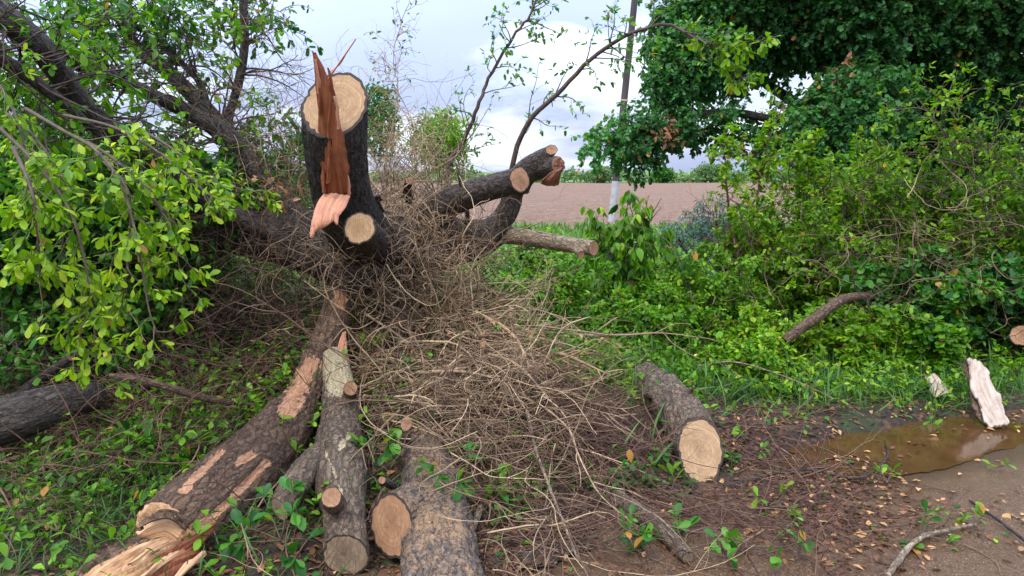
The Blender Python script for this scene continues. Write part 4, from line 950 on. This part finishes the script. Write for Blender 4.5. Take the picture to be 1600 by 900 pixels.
# forked log with sawn nubs
FL = thing('forked_log', 'grey-brown log with sawn side stubs beside the split trunk, forking to the left', 'log', hit(540, 880))
g = Geo(); pts = [A(523, 556, 4.15), A(529, 600, 3.95), A(533, 650, 3.72), A(529, 700, 3.45), A(531, 745, 3.08), A(538, 800, 2.85), A(540, 868, 2.6)]
r0, r1, T_ = big_tube(g, pts, [.078, .09, .105, .125, .12, .088, .09], 56, .018, .05, .03, n1=V3(.0, -.72, -.05), seed=40, patches=[(522, 560, 530, 592, 30, 1.1), (545, 680, 530, 700, 6, .7), (538, 775, 505, 700, 4, .6)], inset=.006)
bo = g.build('bark_log', MT['bark_grey'], FL); add_cut(bo, r1, 'cut_dirty')
for nm, p, r, nn, mt in (('side_branch', [A(522, 706, 3.35), A(490, 728, 3.15), A(462, 756, 2.93), A(436, 796, 2.76)], [.09, .074, .062, .05], V3(-.55, -.75, -.1), 'cut_dirty'),
                     ('branch_nub', [A(545, 622, 3.8), A(548, 612, 3.68), A(548, 607, 3.62)], [.04, .036, .036], V3(.05, -.95, .25), 'cut_warm'),
                     ('branch_nub', [A(524, 790, 2.82), A(520, 783, 2.70), A(518, 777, 2.66)], [.046, .042, .04], V3(-.05, -.8, .55), 'cut_warm'),
                     ('branch_nub', [A(480, 735, 3.3), A(464, 745, 3.15), A(455, 750, 3.08)], [.026, .024, .022], V3(-.5, -.8, .1), 'cut')):
    g = Geo(); r0, r1, _ = big_tube(g, p, r, 30, .012, .05, n1=nn, seed=41); b2 = g.build(nm, MT['bark_grey'], FL); add_cut(b2, r1, mt)
slab('torn_splinter', [(A(530, 566, 4.1), A(545, 566, 4.1)), (A(529, 545, 4.12), A(544, 548, 4.12)), (A(534, 520, 4.14), A(540, 518, 4.14))], 'flap', FL, .02, None, 14)

# sawdust log
DL = thing('sawdust_log', 'thick log covered in sawdust with a large round sawn face turned to the left', 'log', hit(680, 890))
g = Geo(); pts = [A(706, 985, 2.2), A(694, 915, 2.42), A(686, 850, 2.68), A(676, 770, 3.08), A(664, 715, 3.5), A(654, 680, 3.9), A(648, 660, 4.2)]
big_tube(g, pts, [.15, .15, .15, .14, .12, .10, .08], 60, .016, .12, .04, seed=50, knots=[(.9, 2.0, .06, .02), (1.3, 4.0, .07, .03), (.5, 1.0, .05, .02)]); bo = g.build('bark_log', MT['bark_dust'], DL)
g = Geo(); r0, r1, _ = big_tube(g, [A(695, 790, 3.02), A(655, 800, 2.88), A(612, 822, 2.70)], [.125, .132, .128], 48, .018, .04, n1=V3(-.62, -.74, .2), seed=51); b2 = g.build('side_trunk', MT['bark_dust'], DL); add_cut(b2, r1, 'cut_warm')
for p, r in (([A(636, 720, 3.5), A(634, 690, 3.4), A(635, 662, 3.35)], [.03, .028, .03]), ([A(615, 760, 3.1), A(600, 752, 2.98), A(597, 750, 2.95)], [.018, .018, .017])):
    g = Geo(); r0, r1, _ = big_tube(g, p, r, 24, .012, .05, n1=V3(-.1, -.85, .5), seed=52); b2 = g.build('branch_nub', MT['bark_dust'], DL); add_cut(b2, r1, 'cut_warm')

# short thick log at the road edge
RL = thing('cut_log', 'short thick grey log with an oblique pale sawn end lying at the road edge', 'log', atz(1090, 700, 0))
pA, pB = atz(1006, 590, .13), atz(1094, 702, .125)
pts = [pA, pA * .7 + pB * .3 + V3(.02, 0, .02), pA * .35 + pB * .65 + V3(.03, 0, .02), pB]
g = Geo(); r0, r1, T_ = big_tube(g, pts, [.12, .13, .135, .13], 56, .018, .06, .035, n0=V3(-.4, 1, .3), n1=V3(.25, -.72, .68), seed=60, knots=[(.35, 1.6, .05, .03), (.75, 3.0, .045, .03), (.5, 4.4, .05, .02)])
bo = g.build('bark_log', MT['bark_grey'], RL); add_cut(bo, r1, 'cut'); CAPS.append((pB[None] + V3(.04, -.12, .04), np.array([.17]))); g = Geo(); cap(g, r0[::-1]); g.build('cut_face', MT['cut_dirty'], bo)
for p, r in (([A(1066, 630, 4.15), A(1076, 615, 4.1), A(1084, 604, 4.05)], [.03, .02, .006]), ([A(1018, 622, 4.3), A(1010, 616, 4.2), A(1006, 612, 4.15)], [.02, .014, .012])):
    g = Geo(); big_tube(g, p, r, 16, .012, .05, seed=61); g.build('broken_twig', MT['bark_grey'], RL)

# dark log at the left edge
LL = thing('dark_log', 'dark wet log lying in the weeds at the left edge of the photo', 'log', hit(20, 700))
g = Geo(); r0, r1, _ = big_tube(g, [A(-120, 690, 3.35), A(-40, 670, 3.42), A(40, 646, 3.55), A(100, 628, 3.7), A(150, 618, 3.9)], [.12, .125, .118, .10, .075], 44, .025, .06, seed=62); bo = g.build('bark_log', MT['bark'], LL); add_cut(bo, r1, 'cut_dirty')
# grey rotten log low in the middle
GL = thing('grey_branch', 'grey dead branch half buried in leaves at the bottom centre', 'branch', hit(1010, 830))
g = Geo(); pA, pB = hit(965, 790) + V3(0, 0, .03), hit(1075, 880) + V3(0, 0, .025); r0, r1, _ = big_tube(g, [pA, (pA + pB) / 2 + V3(.02, 0, .015), pB], [.045, .04, .03], 24, .02, .08, seed=63); bo = g.build('bark_log', MT['bark_grey'], GL); add_cut(bo, r1, 'cut_dirty')
# tree stump face at the right edge
RS = thing('sawn_stump', 'small sawn stump with brown face at the right edge behind the pale bark slab', 'stump', A(1595, 560, 5.9))
g = Geo(); r0, r1, _ = big_tube(g, [A(1640, 560, 6.4), A(1615, 535, 6.1), A(1597, 524, 5.5)], [.09, .085, .08], 36, .02, .05, n1=V3(-.2, -.9, .3), seed=64); bo = g.build('bark_log', MT['bark_brown'], RS); add_cut(bo, r1, 'cut_warm')

# pale bark slabs
def bark_plate(name, label, rows, seed):
    T = thing(name, label, 'bark', rows[-1][0])
    slab('inner_side', rows, 'white_bark', T, .03, None, seed, 8, .012, .008)
    bm = [(r[0] + V3(0, .035, -.012), r[1] + V3(0, .035, -.012)) for r in rows]
    slab('outer_bark', bm, 'bark_brown', T, .02, None, seed + 1, 8, .014, .006); return T
bark_plate('bark_slab', 'long pale slab of bark leaning on the bushes by the puddle', [(A(1512, 560, 4.62), A(1532, 566, 4.62)), (A(1515, 595, 4.5), A(1546, 586, 4.5)), (A(1525, 625, 4.4), A(1558, 613, 4.4)), (A(1537, 652, 4.3), A(1570, 641, 4.3)), (A(1546, 668, 4.22), A(1578, 662, 4.22))], 20)
bark_plate('bark_slab', 'small pale bark chunk just left of the long bark slab', [(A(1446, 588, 4.75), A(1461, 583, 4.75)), (A(1453, 602, 4.7), A(1474, 598, 4.7)), (A(1462, 620, 4.65), A(1490, 614, 4.65))], 24)

# leaning brown branch in the right undergrowth and others
def stick(name, label, pts, rad, mat='bark_brown', cat='branch', k=14, group=None, cutm=None, n1=None, seed=70, twigs=0):
    T = thing(name, label, cat, pts[0], group); g = Geo(); r0, r1, _ = big_tube(g, pts, rad, k, .03, .1, seed=seed, n1=n1)
    if twigs: P = spline(pts, 30)[None]; K, _ = kids(P, twigs, .1, 1., 45, .22, 8, .15, .02); tubes(g, K, taper(len(K), 8, .003, .001), 4, .4)
    b = g.build('wood', MT[mat], T)
    g = Geo(); cap(g, r1, rings=4); g.build('end_face', MT[cutm or 'cut_dirty'], b)
    return T
stick('fallen_branch', 'thick brown branch leaning out of the green undergrowth right of centre', [A(1225, 532, 5.1), A(1262, 505, 5.15), A(1300, 478, 5.25), A(1332, 464, 5.5), A(1400, 462, 6.1), A(1450, 460, 6.4)], [.034, .037, .037, .034, .034, .03], seed=71)
stick('fallen_branch', 'brown branch in the undergrowth near the right edge', [A(1470, 462, 6.0), A(1530, 474, 5.9), A(1560, 472, 5.9), A(1610, 464, 5.9)], [.03, .032, .025, .02], seed=72)
stick('fallen_branch', 'long brown bare branch lying across the left below the hanging leaves', [A(170, 588, 3.5), A(215, 593, 3.55), A(265, 606, 3.6), A(320, 622, 3.7), A(400, 634, 3.9)], [.016, .02, .02, .018, .01], seed=73, twigs=8)
stick('fallen_branch', 'short dark snapped branch above the dark log at the left', [A(35, 615, 4.0), A(70, 588, 4.0), A(112, 558, 3.9)], [.035, .03, .02], seed=74, mat='bark', cutm='split')
stick('dead_post', 'dark dead upright stem below the leaves left of the fallen tree', [A(300, 560, 5.2), A(295, 500, 5.1), A(282, 460, 5.0), A(275, 400, 5.0), A(290, 350, 5.0)], [.05, .048, .045, .042, .035], seed=75, mat='bark', cat='stem', twigs=12)
stick('fallen_branch', 'dark thin branch sloping down to the split trunk from the left', [A(340, 430, 5.2), A(390, 480, 5.0), A(430, 520, 4.8), A(472, 555, 4.6)], [.016, .016, .014, .01], seed=76, mat='bark', twigs=14)
stick('fallen_branch', 'pale short stick lying beside the sawdust log at the bottom', [hit(690, 895) + V3(0, 0, .04), hit(730, 860) + V3(0, 0, .05), hit(752, 808) + V3(0, 0, .05)], [.012, .014, .013], seed=77, mat='bark_tan')
stick('fallen_branch', 'greenish thin branch on the wet road at the bottom right', [hit(1385, 905) + V3(0, 0, .01), hit(1430, 855) + V3(0, 0, .03), hit(1480, 835) + V3(0, 0, .02), hit(1525, 825) + V3(0, 0, .02)], [.012, .011, .008, .005], seed=78, mat='bark_tan')
stick('fallen_branch', 'thin black twig on the road in the bottom right corner', [hit(1515, 785) + V3(0, 0, .01), hit(1560, 820) + V3(0, 0, .02), hit(1605, 855) + V3(0, 0, .02)], [.005, .007, .007], seed=79, mat='bark_black', k=8)
stick('fallen_branch', 'long pale curved stick arching over the middle of the twig heap', [hit(905, 890) + V3(0, 0, .03), hit(840, 760) + V3(0, 0, .16), hit(820, 690) + V3(0, 0, .2), hit(790, 660) + V3(0, 0, .14), hit(730, 640) + V3(0, 0, .1)], [.006, .008, .009, .009, .007], seed=80, mat='bark_tan', k=8, twigs=8)
stick('fallen_branch', 'forked dark branch in the wet twigs left of the short thick log', [hit(930, 670) + V3(0, 0, .05), hit(905, 710) + V3(0, 0, .08), hit(940, 708) + V3(0, 0, .08), hit(990, 700) + V3(0, 0, .04)], [.012, .014, .012, .008], seed=81, mat='bark', k=10, twigs=6)
stick('fallen_branch', 'tan thin branch crossing over the heap towards the green bushes', [hit(800, 545) + V3(0, 0, .1), A(860, 520, 4.9), A(930, 524, 4.9), A(1030, 520, 5.0)], [.009, .010, .008, .005], seed=82, mat='bark_tan', k=8, twigs=8)
stick('fallen_branch', 'bare twig looping over the grass above the short thick log to the right', [A(1090, 572, 4.9), A(1150, 566, 4.8), A(1230, 590, 4.6), A(1300, 622, 4.4), A(1350, 650, 4.3)], [.005, .006, .005, .004, .003], seed=83, mat='bark_tan', k=8, twigs=6)
stick('fallen_branch', 'long curved dark stick at the near edge of the puddle', [hit(1130, 765) + V3(0, 0, .02), hit(1250, 745) + V3(0, 0, .04), hit(1340, 755) + V3(0, 0, .03), hit(1385, 725) + V3(0, 0, .04), hit(1378, 690) + V3(0, 0, .03)], [.008, .008, .007, .006, .003], seed=84, mat='bark', k=8, twigs=6)

# ================================================================== BRUSHWOOD (nobody could count the twigs)
def clear(W):
    bad = np.zeros(len(W), bool); Q = W.reshape(-1, 3)
    for P, R in CAPS:
        lo, hi = P.min(0) - .2, P.max(0) + .2
        s = np.nonzero(((Q > lo) & (Q < hi)).all(1))[0]
        if len(s):
            d = np.linalg.norm(Q[s][:, None] - P[None], axis=2); hit_ = (d < R[None] * 1.03).any(1)
            bad[s[hit_] // W.shape[1]] = True
    return ~bad
def brush(name, label, n, cx, cy, sx, sy, L_, rr, mat, tint, lift=(0, .15), bias=(0, 0, 0), wander=.1, grav=.04, zbias=.1, m=14, kid=2):
    g = Geo(); x = rng.normal(cx, sx, n); y = rng.normal(cy, sy, n)
    S = np.stack([x, y, Hr(x, y) + rng.uniform(*lift, n)], -1)
    D = rng.normal(size=(n, 3)) * V3(1, .8, .25) + V3(*bias) + V3(0, 0, zbias)
    W = walk(S, D, rng.uniform(L_[0], L_[1], n), m, wander, grav, .004); ti = np.clip(rng.normal(tint, .22, n), 0, 1)
    keep = clear(W) & ~((pud(W[:, 7, 0], W[:, 7, 1]) < .9) & (rng.random(n) < .8)); W = W[keep]; ti = ti[keep]; n = len(W)
    r = rr[0] + (rr[1] - rr[0]) * rng.random(n) ** 2.2
    tubes(g, W, taper(n, m, r, r * .35), 5, ti)
    if kid:
        K, pid = kids(W, kid, .2, .95, 42, (L_[0] + L_[1]) * .2, 8, wander * 1.3, grav, .3, .004); tubes(g, K, taper(len(K), 8, r[pid] * .5, r[pid] * .2), 4, ti[pid])
    return g.build(name, MT[mat], kind='stuff', label=label)
brush('brushwood', 'heap of dry tan twigs in the middle', 640, -.55, 4.9, .28, .42, (.35, 1.0), (.0016, .010), 'twig', .68, (0, .24), (.15, -.45, -.1), .11)
brush('brushwood', 'tan twigs sliding down the front of the heap', 460, -.36, 4.2, .33, .42, (.3, 1.0), (.0016, .007), 'twig', .62, (0, .14), (.3, -.4, 0), .11)
brush('brushwood', 'snapped thicker branches in the heap', 80, -.45, 4.7, .35, .5, (.3, .8), (.006, .015), 'twig', .5, (.05, .3), (.1, -.5, -.2), .05, .04, .1, 12, 4)
brush('brushwood', 'thick bent tan sticks over the heap', 44, -.35, 4.6, .35, .55, (.7, 1.6), (.004, .010), 'twig', .7, (.05, .28), (.1, -.5, -.1), .07, .05, .1, 22, 3)
brush('brushwood', 'tan and grey twigs behind and right of the heap', 90, .1, 5.3, .4, .4, (.3, .8), (.0015, .004), 'twig', .5, (0, .14))
brush('brushwood', 'wet red-brown twigs along the road edge', 1100, .65, 3.9, .55, .3, (.25, .8), (.0015, .005), 'twig_red', .5, (0, .09), (.6, -.1, -.1), .1, .06)
brush('brushwood', 'wet red-brown twigs at the front', 900, .45, 3.35, .7, .4, (.2, .8), (.0014, .005), 'twig_red', .55, (0, .05), (.3, 0, -.1), .1, .06)
brush('brushwood', 'reddish twigs over the lower left weeds', 600, -2.1, 3.9, .6, .6, (.3, 1.0), (.0016, .006), 'twig_red', .6, (0, .16), (0, 0, 0), .11, .03)
brush('brushwood', 'dark red-brown twigs behind the split trunk', 900, -2.1, 5.0, .6, .5, (.3, .9), (.0016, .005), 'twig_red', .42, (0, .35), (0, 0, .05), .11, .02)
brush('brushwood', 'dark twigs in the lower left weeds', 650, -2.3, 3.7, .7, .5, (.25, .8), (.0015, .005), 'twig_red', .5, (0, .12), (.1, 0, 0))
brush('brushwood', 'tan twigs spilling down to the bottom centre', 230, -.05, 3.3, .3, .42, (.3, 1.0), (.0015, .005), 'twig', .5, (0, .12), (.15, -.4, 0), .11)
brush('brushwood', 'thin twigs lying over the sawdust log', 130, -.32, 3.35, .16, .35, (.25, .7), (.0014, .004), 'twig', .5, (.24, .36), (.1, -.3, -.05), .12, .03)
brush('brushwood', 'thin twigs strewn between the logs', 260, -.7, 3.4, .3, .4, (.2, .7), (.0014, .004), 'twig', .45, (0, .1))
def tangle(label, n, px, py, Y, wx, wy, wY, L_, r, tint, mat='twig', wander=.2, m=16):
    g = Geo(); S = np.array([A(rng.normal(px, wx), rng.normal(py, wy), rng.normal(Y, wY)) for _ in range(n)])
    W = walk(S, rng.normal(size=(n, 3)) + V3(0, 0, .1), rng.uniform(*L_, n), m, wander, .01); ti = np.clip(rng.normal(tint, .2, n), 0, 1)
    rr = r * rng.uniform(.6, 1.6, n); tubes(g, W, taper(n, m, rr, rr * .5), 4, ti)
    K, pid = kids(W, 2, .2, .95, 50, L_[1] * .35, 8, wander, .0); tubes(g, K, taper(len(K), 8, rr[pid] * .6, rr[pid] * .25), 3, ti[pid])
    g.build('vine_tangle', MT[mat], kind='stuff', label=label)
tangle('grey dry vine tangle between the upright stem and the right limbs', 330, 635, 315, 5.0, 26, 44, .18, (.3, .9), .0022, .72)
tangle('dry vines hanging below the right limbs', 360, 670, 400, 4.8, 48, 40, .2, (.3, .8), .0026, .6)
tangle('grey dry vine tangle left of the upright stem', 220, 435, 265, 5.0, 40, 60, .2, (.25, .7), .0019, .55)
tangle('thin grey vines climbing around the foot of the upright stem', 150, 560, 400, 4.35, 45, 40, .12, (.25, .7), .0018, .6)
tangle('dark thin vines under the fallen trunk', 520, 420, 420, 4.9, 80, 60, .25, (.3, .9), .0022, .33)
tangle('fine bare twigs against the sky above the tangle', 60, 620, 190, 5.0, 35, 45, .2, (.3, .8), .0014, .65)
tangle('fine bare twigs against the sky left of the upright stem', 90, 410, 130, 5.0, 45, 50, .2, (.3, .7), .0013, .55)
tangle('thin dark twigs through the right undergrowth', 240, 1400, 430, 6.0, 130, 70, .5, (.3, 1.0), .003, .35)
tangle('thin dark twigs at the left edge', 160, 100, 480, 4.6, 90, 90, .4, (.3, .9), .0022, .35)

# ================================================================== GRASS, WEEDS, LITTER
def grass(name, label, n, cx, cy, sx, sy, h, tint, lean=.5, width='lance'):
    g = Geo(); x = rng.normal(cx, sx, n); y = rng.normal(cy, sy, n); ok = road_side(x, y) > .06; x, y = x[ok], y[ok]; n = len(x)
    P = np.stack([x, y, Hr(x, y)], -1); D = rng.normal(0, lean, (n, 3)) + V3(.1, -.15, 1)
    leaves(g, P, D, rng.normal(size=(n, 3)) + V3(0, -.6, .3), h * rng.uniform(.5, 1.3, n), np.clip(tint + .2 * fbm(P * 2, 2) + rng.normal(0, .12, n), 0, 1), 'blade', 1, .55)
    g.build(name, MT['grass'], kind='stuff', label=label)
SHAPES['blade'] = ([.25, .55, .8], [.022, .024, .015])
grass('grass', 'grass between the road log and the bushes', 5200, 1.75, 5.1, .8, .3, .15, .45, 1.1)
grass('grass', 'grass at the puddle edge', 2600, 2.6, 5.0, .6, .18, .15, .35, 1.1)
grass('grass', 'grass behind the twig heap', 9000, .9, 6.6, 1.3, .8, .25, .55, .6)
grass('grass', 'grass in the lower left corner', 3400, -2.2, 3.2, .8, .5, .13, .35, 1.2)
grass('grass', 'grass beyond the bushes', 9000, 1.5, 10.5, 4., 2.0, .3, .65, .6)
grass('grass', 'grass under the fallen trunk', 6000, -2.5, 7.0, 1.8, 1.0, .25, .5, .6)
def weeds(label, n, cx, cy, sx, sy, h, size, mat, tint, shape='ovate', detail=0, per=6):
    gs, gl = Geo(), Geo(); x = rng.normal(cx, sx, n); y = rng.normal(cy, sy, n); ok = road_side(x, y) > .1; x, y = x[ok], y[ok]; n = len(x)
    W = walk(np.stack([x, y, Hr(x, y)], -1), rng.normal(0, .45, (n, 3)) + V3(0, 0, 1), h * rng.uniform(.4, 1.2, n), 6, .15, .05)
    leaf_on(gl, W, per, .2, size, np.clip(tint + .2 * fbm(W[:, 0] * 1.5, 2), 0, 1), 60, .1, 1.5, shape, detail); tubes(gl, W, taper(n, 6, .002, .001), 3, .4)
    gl.build('weeds', MT[mat], kind='stuff', label=label)
weeds('low weeds under the right-hand bushes', 2600, 2.0, 6.2, 1.3, .7, .28, .05, 'leaf_bright', .5)
weeds('bright weeds along the puddle edge', 1100, 2.2, 5.2, .9, .3, .2, .045, 'leaf_yellow', .3, 'obovate', 1, 6)
weeds('leafy weeds at the right rim of the heap', 900, .75, 5.2, .45, .35, .25, .05, 'leaf_bright', .5, 'ovate', 1, 6)
weeds('low weeds behind the heap', 1500, .6, 6.6, .9, .6, .3, .05, 'leaf_bright', .45)
weeds('low weeds beyond the bushes', 3500, 1.5, 9.5, 3.2, 1.6, .45, .09, 'leaf_bright', .6)
weeds('low weeds under the fallen trunk', 2200, -2.4, 6.6, 1.5, .9, .4, .055, 'leaf_mid', .5)
weeds('low weeds between the left log and the split trunk', 600, -1.9, 4.4, .6, .6, .28, .055, 'leaf_bright', .45, 'obovate', 1, 6)
weeds('low weeds in the lower left corner', 620, -2.1, 3.3, .7, .5, .18, .05, 'leaf_bright', .4, 'obovate', 1, 5)
weeds('seedlings scattered among the front twigs', 220, .3, 3.4, .6, .3, .08, .05, 'leaf_mid', .6, 'obovate', 1, 5)
def litter(label, n, fn, size, mat, tint=(.2, .9), up=.012):
    g = Geo(); x, y = fn(n * 3); k = rng.random(len(x)) < np.clip(.33 + .75 * n2(x, y, 2.6, 9, 3), .03, 1) * np.where(pud(x, y) < 1, .3, 1.); x, y = x[k], y[k]; P = np.stack([x, y, Hr(x, y) + rng.uniform(.004, up, len(x))], -1); a = rng.uniform(0, 2 * pi, len(x))
    D = np.stack([np.cos(a), np.sin(a), rng.normal(.0, .12, len(x))], -1)
    leaves(g, P, D, V3(0, 0, 1) + rng.normal(0, .3, D.shape), size * rng.uniform(.5, 1.25, len(x)), rng.uniform(*tint, len(x)), 'obovate' if size > .04 else 'ovate', 1, .25)
    g.build('leaf_litter', MT[mat], kind='stuff', label=label)
def on_road(n):
    x = rng.uniform(-.6, 4.6, n); y = rng.uniform(1.9, 4.9, n); k = (road_side(x, y) < .1); return x[k], y[k]
def on_verge(n):
    x = rng.uniform(-3.6, 3, n); y = rng.uniform(2, 6, n); k = (road_side(x, y) > -.1) & (rng.random(len(x)) < np.exp(-np.maximum(y - 4.6, 0))); return x[k], y[k]
def by_puddle(n):
    x = rng.normal(PC[0], 1.0, n); y = rng.normal(PC[1] - .2, .55, n); return x, y
litter('yellow leaves along the puddle', 260, by_puddle, .04, 'leaf_dry', (.6, 1.))
litter('yellow and orange leaves on the wet road', 800, on_road, .042, 'leaf_dry', (.45, 1.))
litter('dark brown leaves on the wet road', 900, on_road, .032, 'leaf_dry', (.0, .3))
litter('fresh green leaves on the wet road', 130, on_road, .05, 'leaf_bright')
litter('brown leaves on the verge', 5200, on_verge, .045, 'leaf_dry', (.0, .45))
def mulch(n):
    x = rng.normal(.55, .75, n); y = rng.normal(3.5, .55, n); return x, y
def heap(n):
    x = rng.normal(-.35, .5, n); y = rng.normal(4.8, .5, n); return x, y
litter('dark wet leaf mulch along the road edge', 5200, mulch, .036, 'leaf_dry', (.0, .3))
litter('orange leaves among the wet twigs', 260, mulch, .045, 'leaf_dry', (.6, 1.))
litter('dry orange leaves in the twig heap', 700, heap, .05, 'leaf_dry', (.4, 1.))
litter('dry leaves caught among the twigs of the heap', 800, heap, .045, 'leaf_dry', (.3, 1.), .3)
litter('green leaves caught among the twigs of the heap', 260, heap, .045, 'leaf_mid', (.3, 1.), .3)
litter('fresh green leaves among the wet twigs', 260, mulch, .045, 'leaf_mid')
litter('fresh green leaves on the verge', 900, on_verge, .05, 'leaf_mid')
litter('yellow leaves on the verge', 420, on_verge, .045, 'leaf_dry', (.6, 1.))
# wood chips and sawdust crumbs around the logs
g = Geo(); n = 1500; x = rng.normal(-.35, .22, n); y = rng.normal(2.95, .35, n); P = np.stack([x, y, Hr(x, y) + .006], -1)
leaves(g, P, rng.normal(size=(n, 3)) * V3(1, 1, .2), rng.normal(0, .4, (n, 3)) + V3(0, 0, 1), rng.uniform(.004, .011, n), .9, 'round', 0); g.build('wood_chips', MT['split_pale'], kind='stuff', label='sawdust and wood chips below the sawdust log')

# leafy sprigs one can point at
SP = 'fallen leafy sprigs'
def sprig(label, px, py, n=7, size=.07, lift=.03, Y=None, mat='leaf_mid', tint=.6, ntw=3, L_=.12):
    p = hit(px, py) if Y is None else A(px, py, Y); T = thing('leafy_sprig', label, 'sprig', p, SP); g, gl = Geo(), Geo()
    W = walk(np.tile(p + V3(0, 0, lift), (ntw, 1)), rng.normal(size=(ntw, 3)) * V3(1, .6, .3) + V3(0, -.2, .5), L_, 7, .1, .05, .005 if Y is None else None)
    tubes(g, W, taper(ntw, 7, .003, .0015), 6, .6); g.build('stem', MT['stem'], T)
    leaf_on(gl, W, n, .45, size, tint, 62, .0, 1.3, 'obovate', 1); gl.build('leaves', MT[mat], T)
for a_ in [('glossy green sprig on the twig heap behind the forked log, nearest the dust-covered stub', 625, 598, 8, .07, .05, None, 'leaf_mid', .75, 4, .14),
           ('green sprig high on the twig heap right of the forked log top', 672, 572, 9, .065, .08, None, 'leaf_mid', .7, 4, .14),
           ('glossy green whorl of leaves between the forked log and the sawdust log', 590, 722, 12, .07, .08, 3.25, 'leaf_mid', .7, 4, .08),
           ('large dark green sprig at the foot of the forked log, left of its sawn end', 440, 862, 9, .075, .05, None, 'leaf_mid', .45, 7, .22),
           ('small green sprig left of the split trunk in the lower left', 205, 735, 7, .085, .1, None, 'leaf_mid', .55, 3, .12),
           ('green sprig on top of the sawdust log', 706, 752, 8, .07, .03, 2.95, 'leaf_mid', .6, 4, .14),
           ('bright green sprig standing right of the sawdust log', 775, 782, 6, .07, .06, None, 'leaf_bright', .55, 4, .16),
           ('bright green sprig lying below the end of the short thick log', 1050, 772, 6, .075, .03, None, 'leaf_bright', .6, 3, .12),
           ('single bright sprig left of the short thick log', 1047, 712, 3, .08, .04, None, 'leaf_bright', .75, 1, .08),
           ('mid-green sprig on the brown twigs below the short thick log', 985, 752, 6, .065, .04, None, 'leaf_mid', .7, 3, .12),
           ('wide green sprig at the bottom centre beside the grey branch', 1070, 872, 8, .065, .04, None, 'leaf_mid', .7, 6, .2),
           ('grey-green sprig on the wet ground at the bottom', 940, 858, 7, .06, .03, None, 'leaf_mid', .6, 5, .2),
           ('green sprig on the road right of the bottom centre', 1190, 862, 7, .055, .02, None, 'leaf_mid', .8, 5, .2),
           ('green sprig on the road between the twigs and the puddle', 1195, 800, 6, .05, .03, None, 'leaf_bright', .6, 4, .15),
           ('sprig with green leaves on the thin branch in the bottom right', 1440, 845, 7, .055, .02, None, 'leaf_mid', .7, 4, .13),
           ('fan of bright leaves at the tip of the thin branch in the bottom right', 1525, 830, 8, .055, .02, None, 'leaf_bright', .5, 2, .07),
           ('bright leaves at the near edge of the puddle', 1385, 760, 5, .055, .02, None, 'leaf_bright', .6, 2, .1),
           ('sprig beside the road right of the puddle', 1560, 735, 4, .05, .02, None, 'leaf_bright', .5, 2, .06),
           ('small sprig in the wet twigs right of the short thick log', 1175, 715, 5, .05, .03, None, 'leaf_bright', .5, 2, .08),
           ('green sprig hanging over the front of the lower left weeds', 100, 835, 6, .06, .05, None, 'leaf_bright', .4, 3, .12)]:
    sprig(*a_)
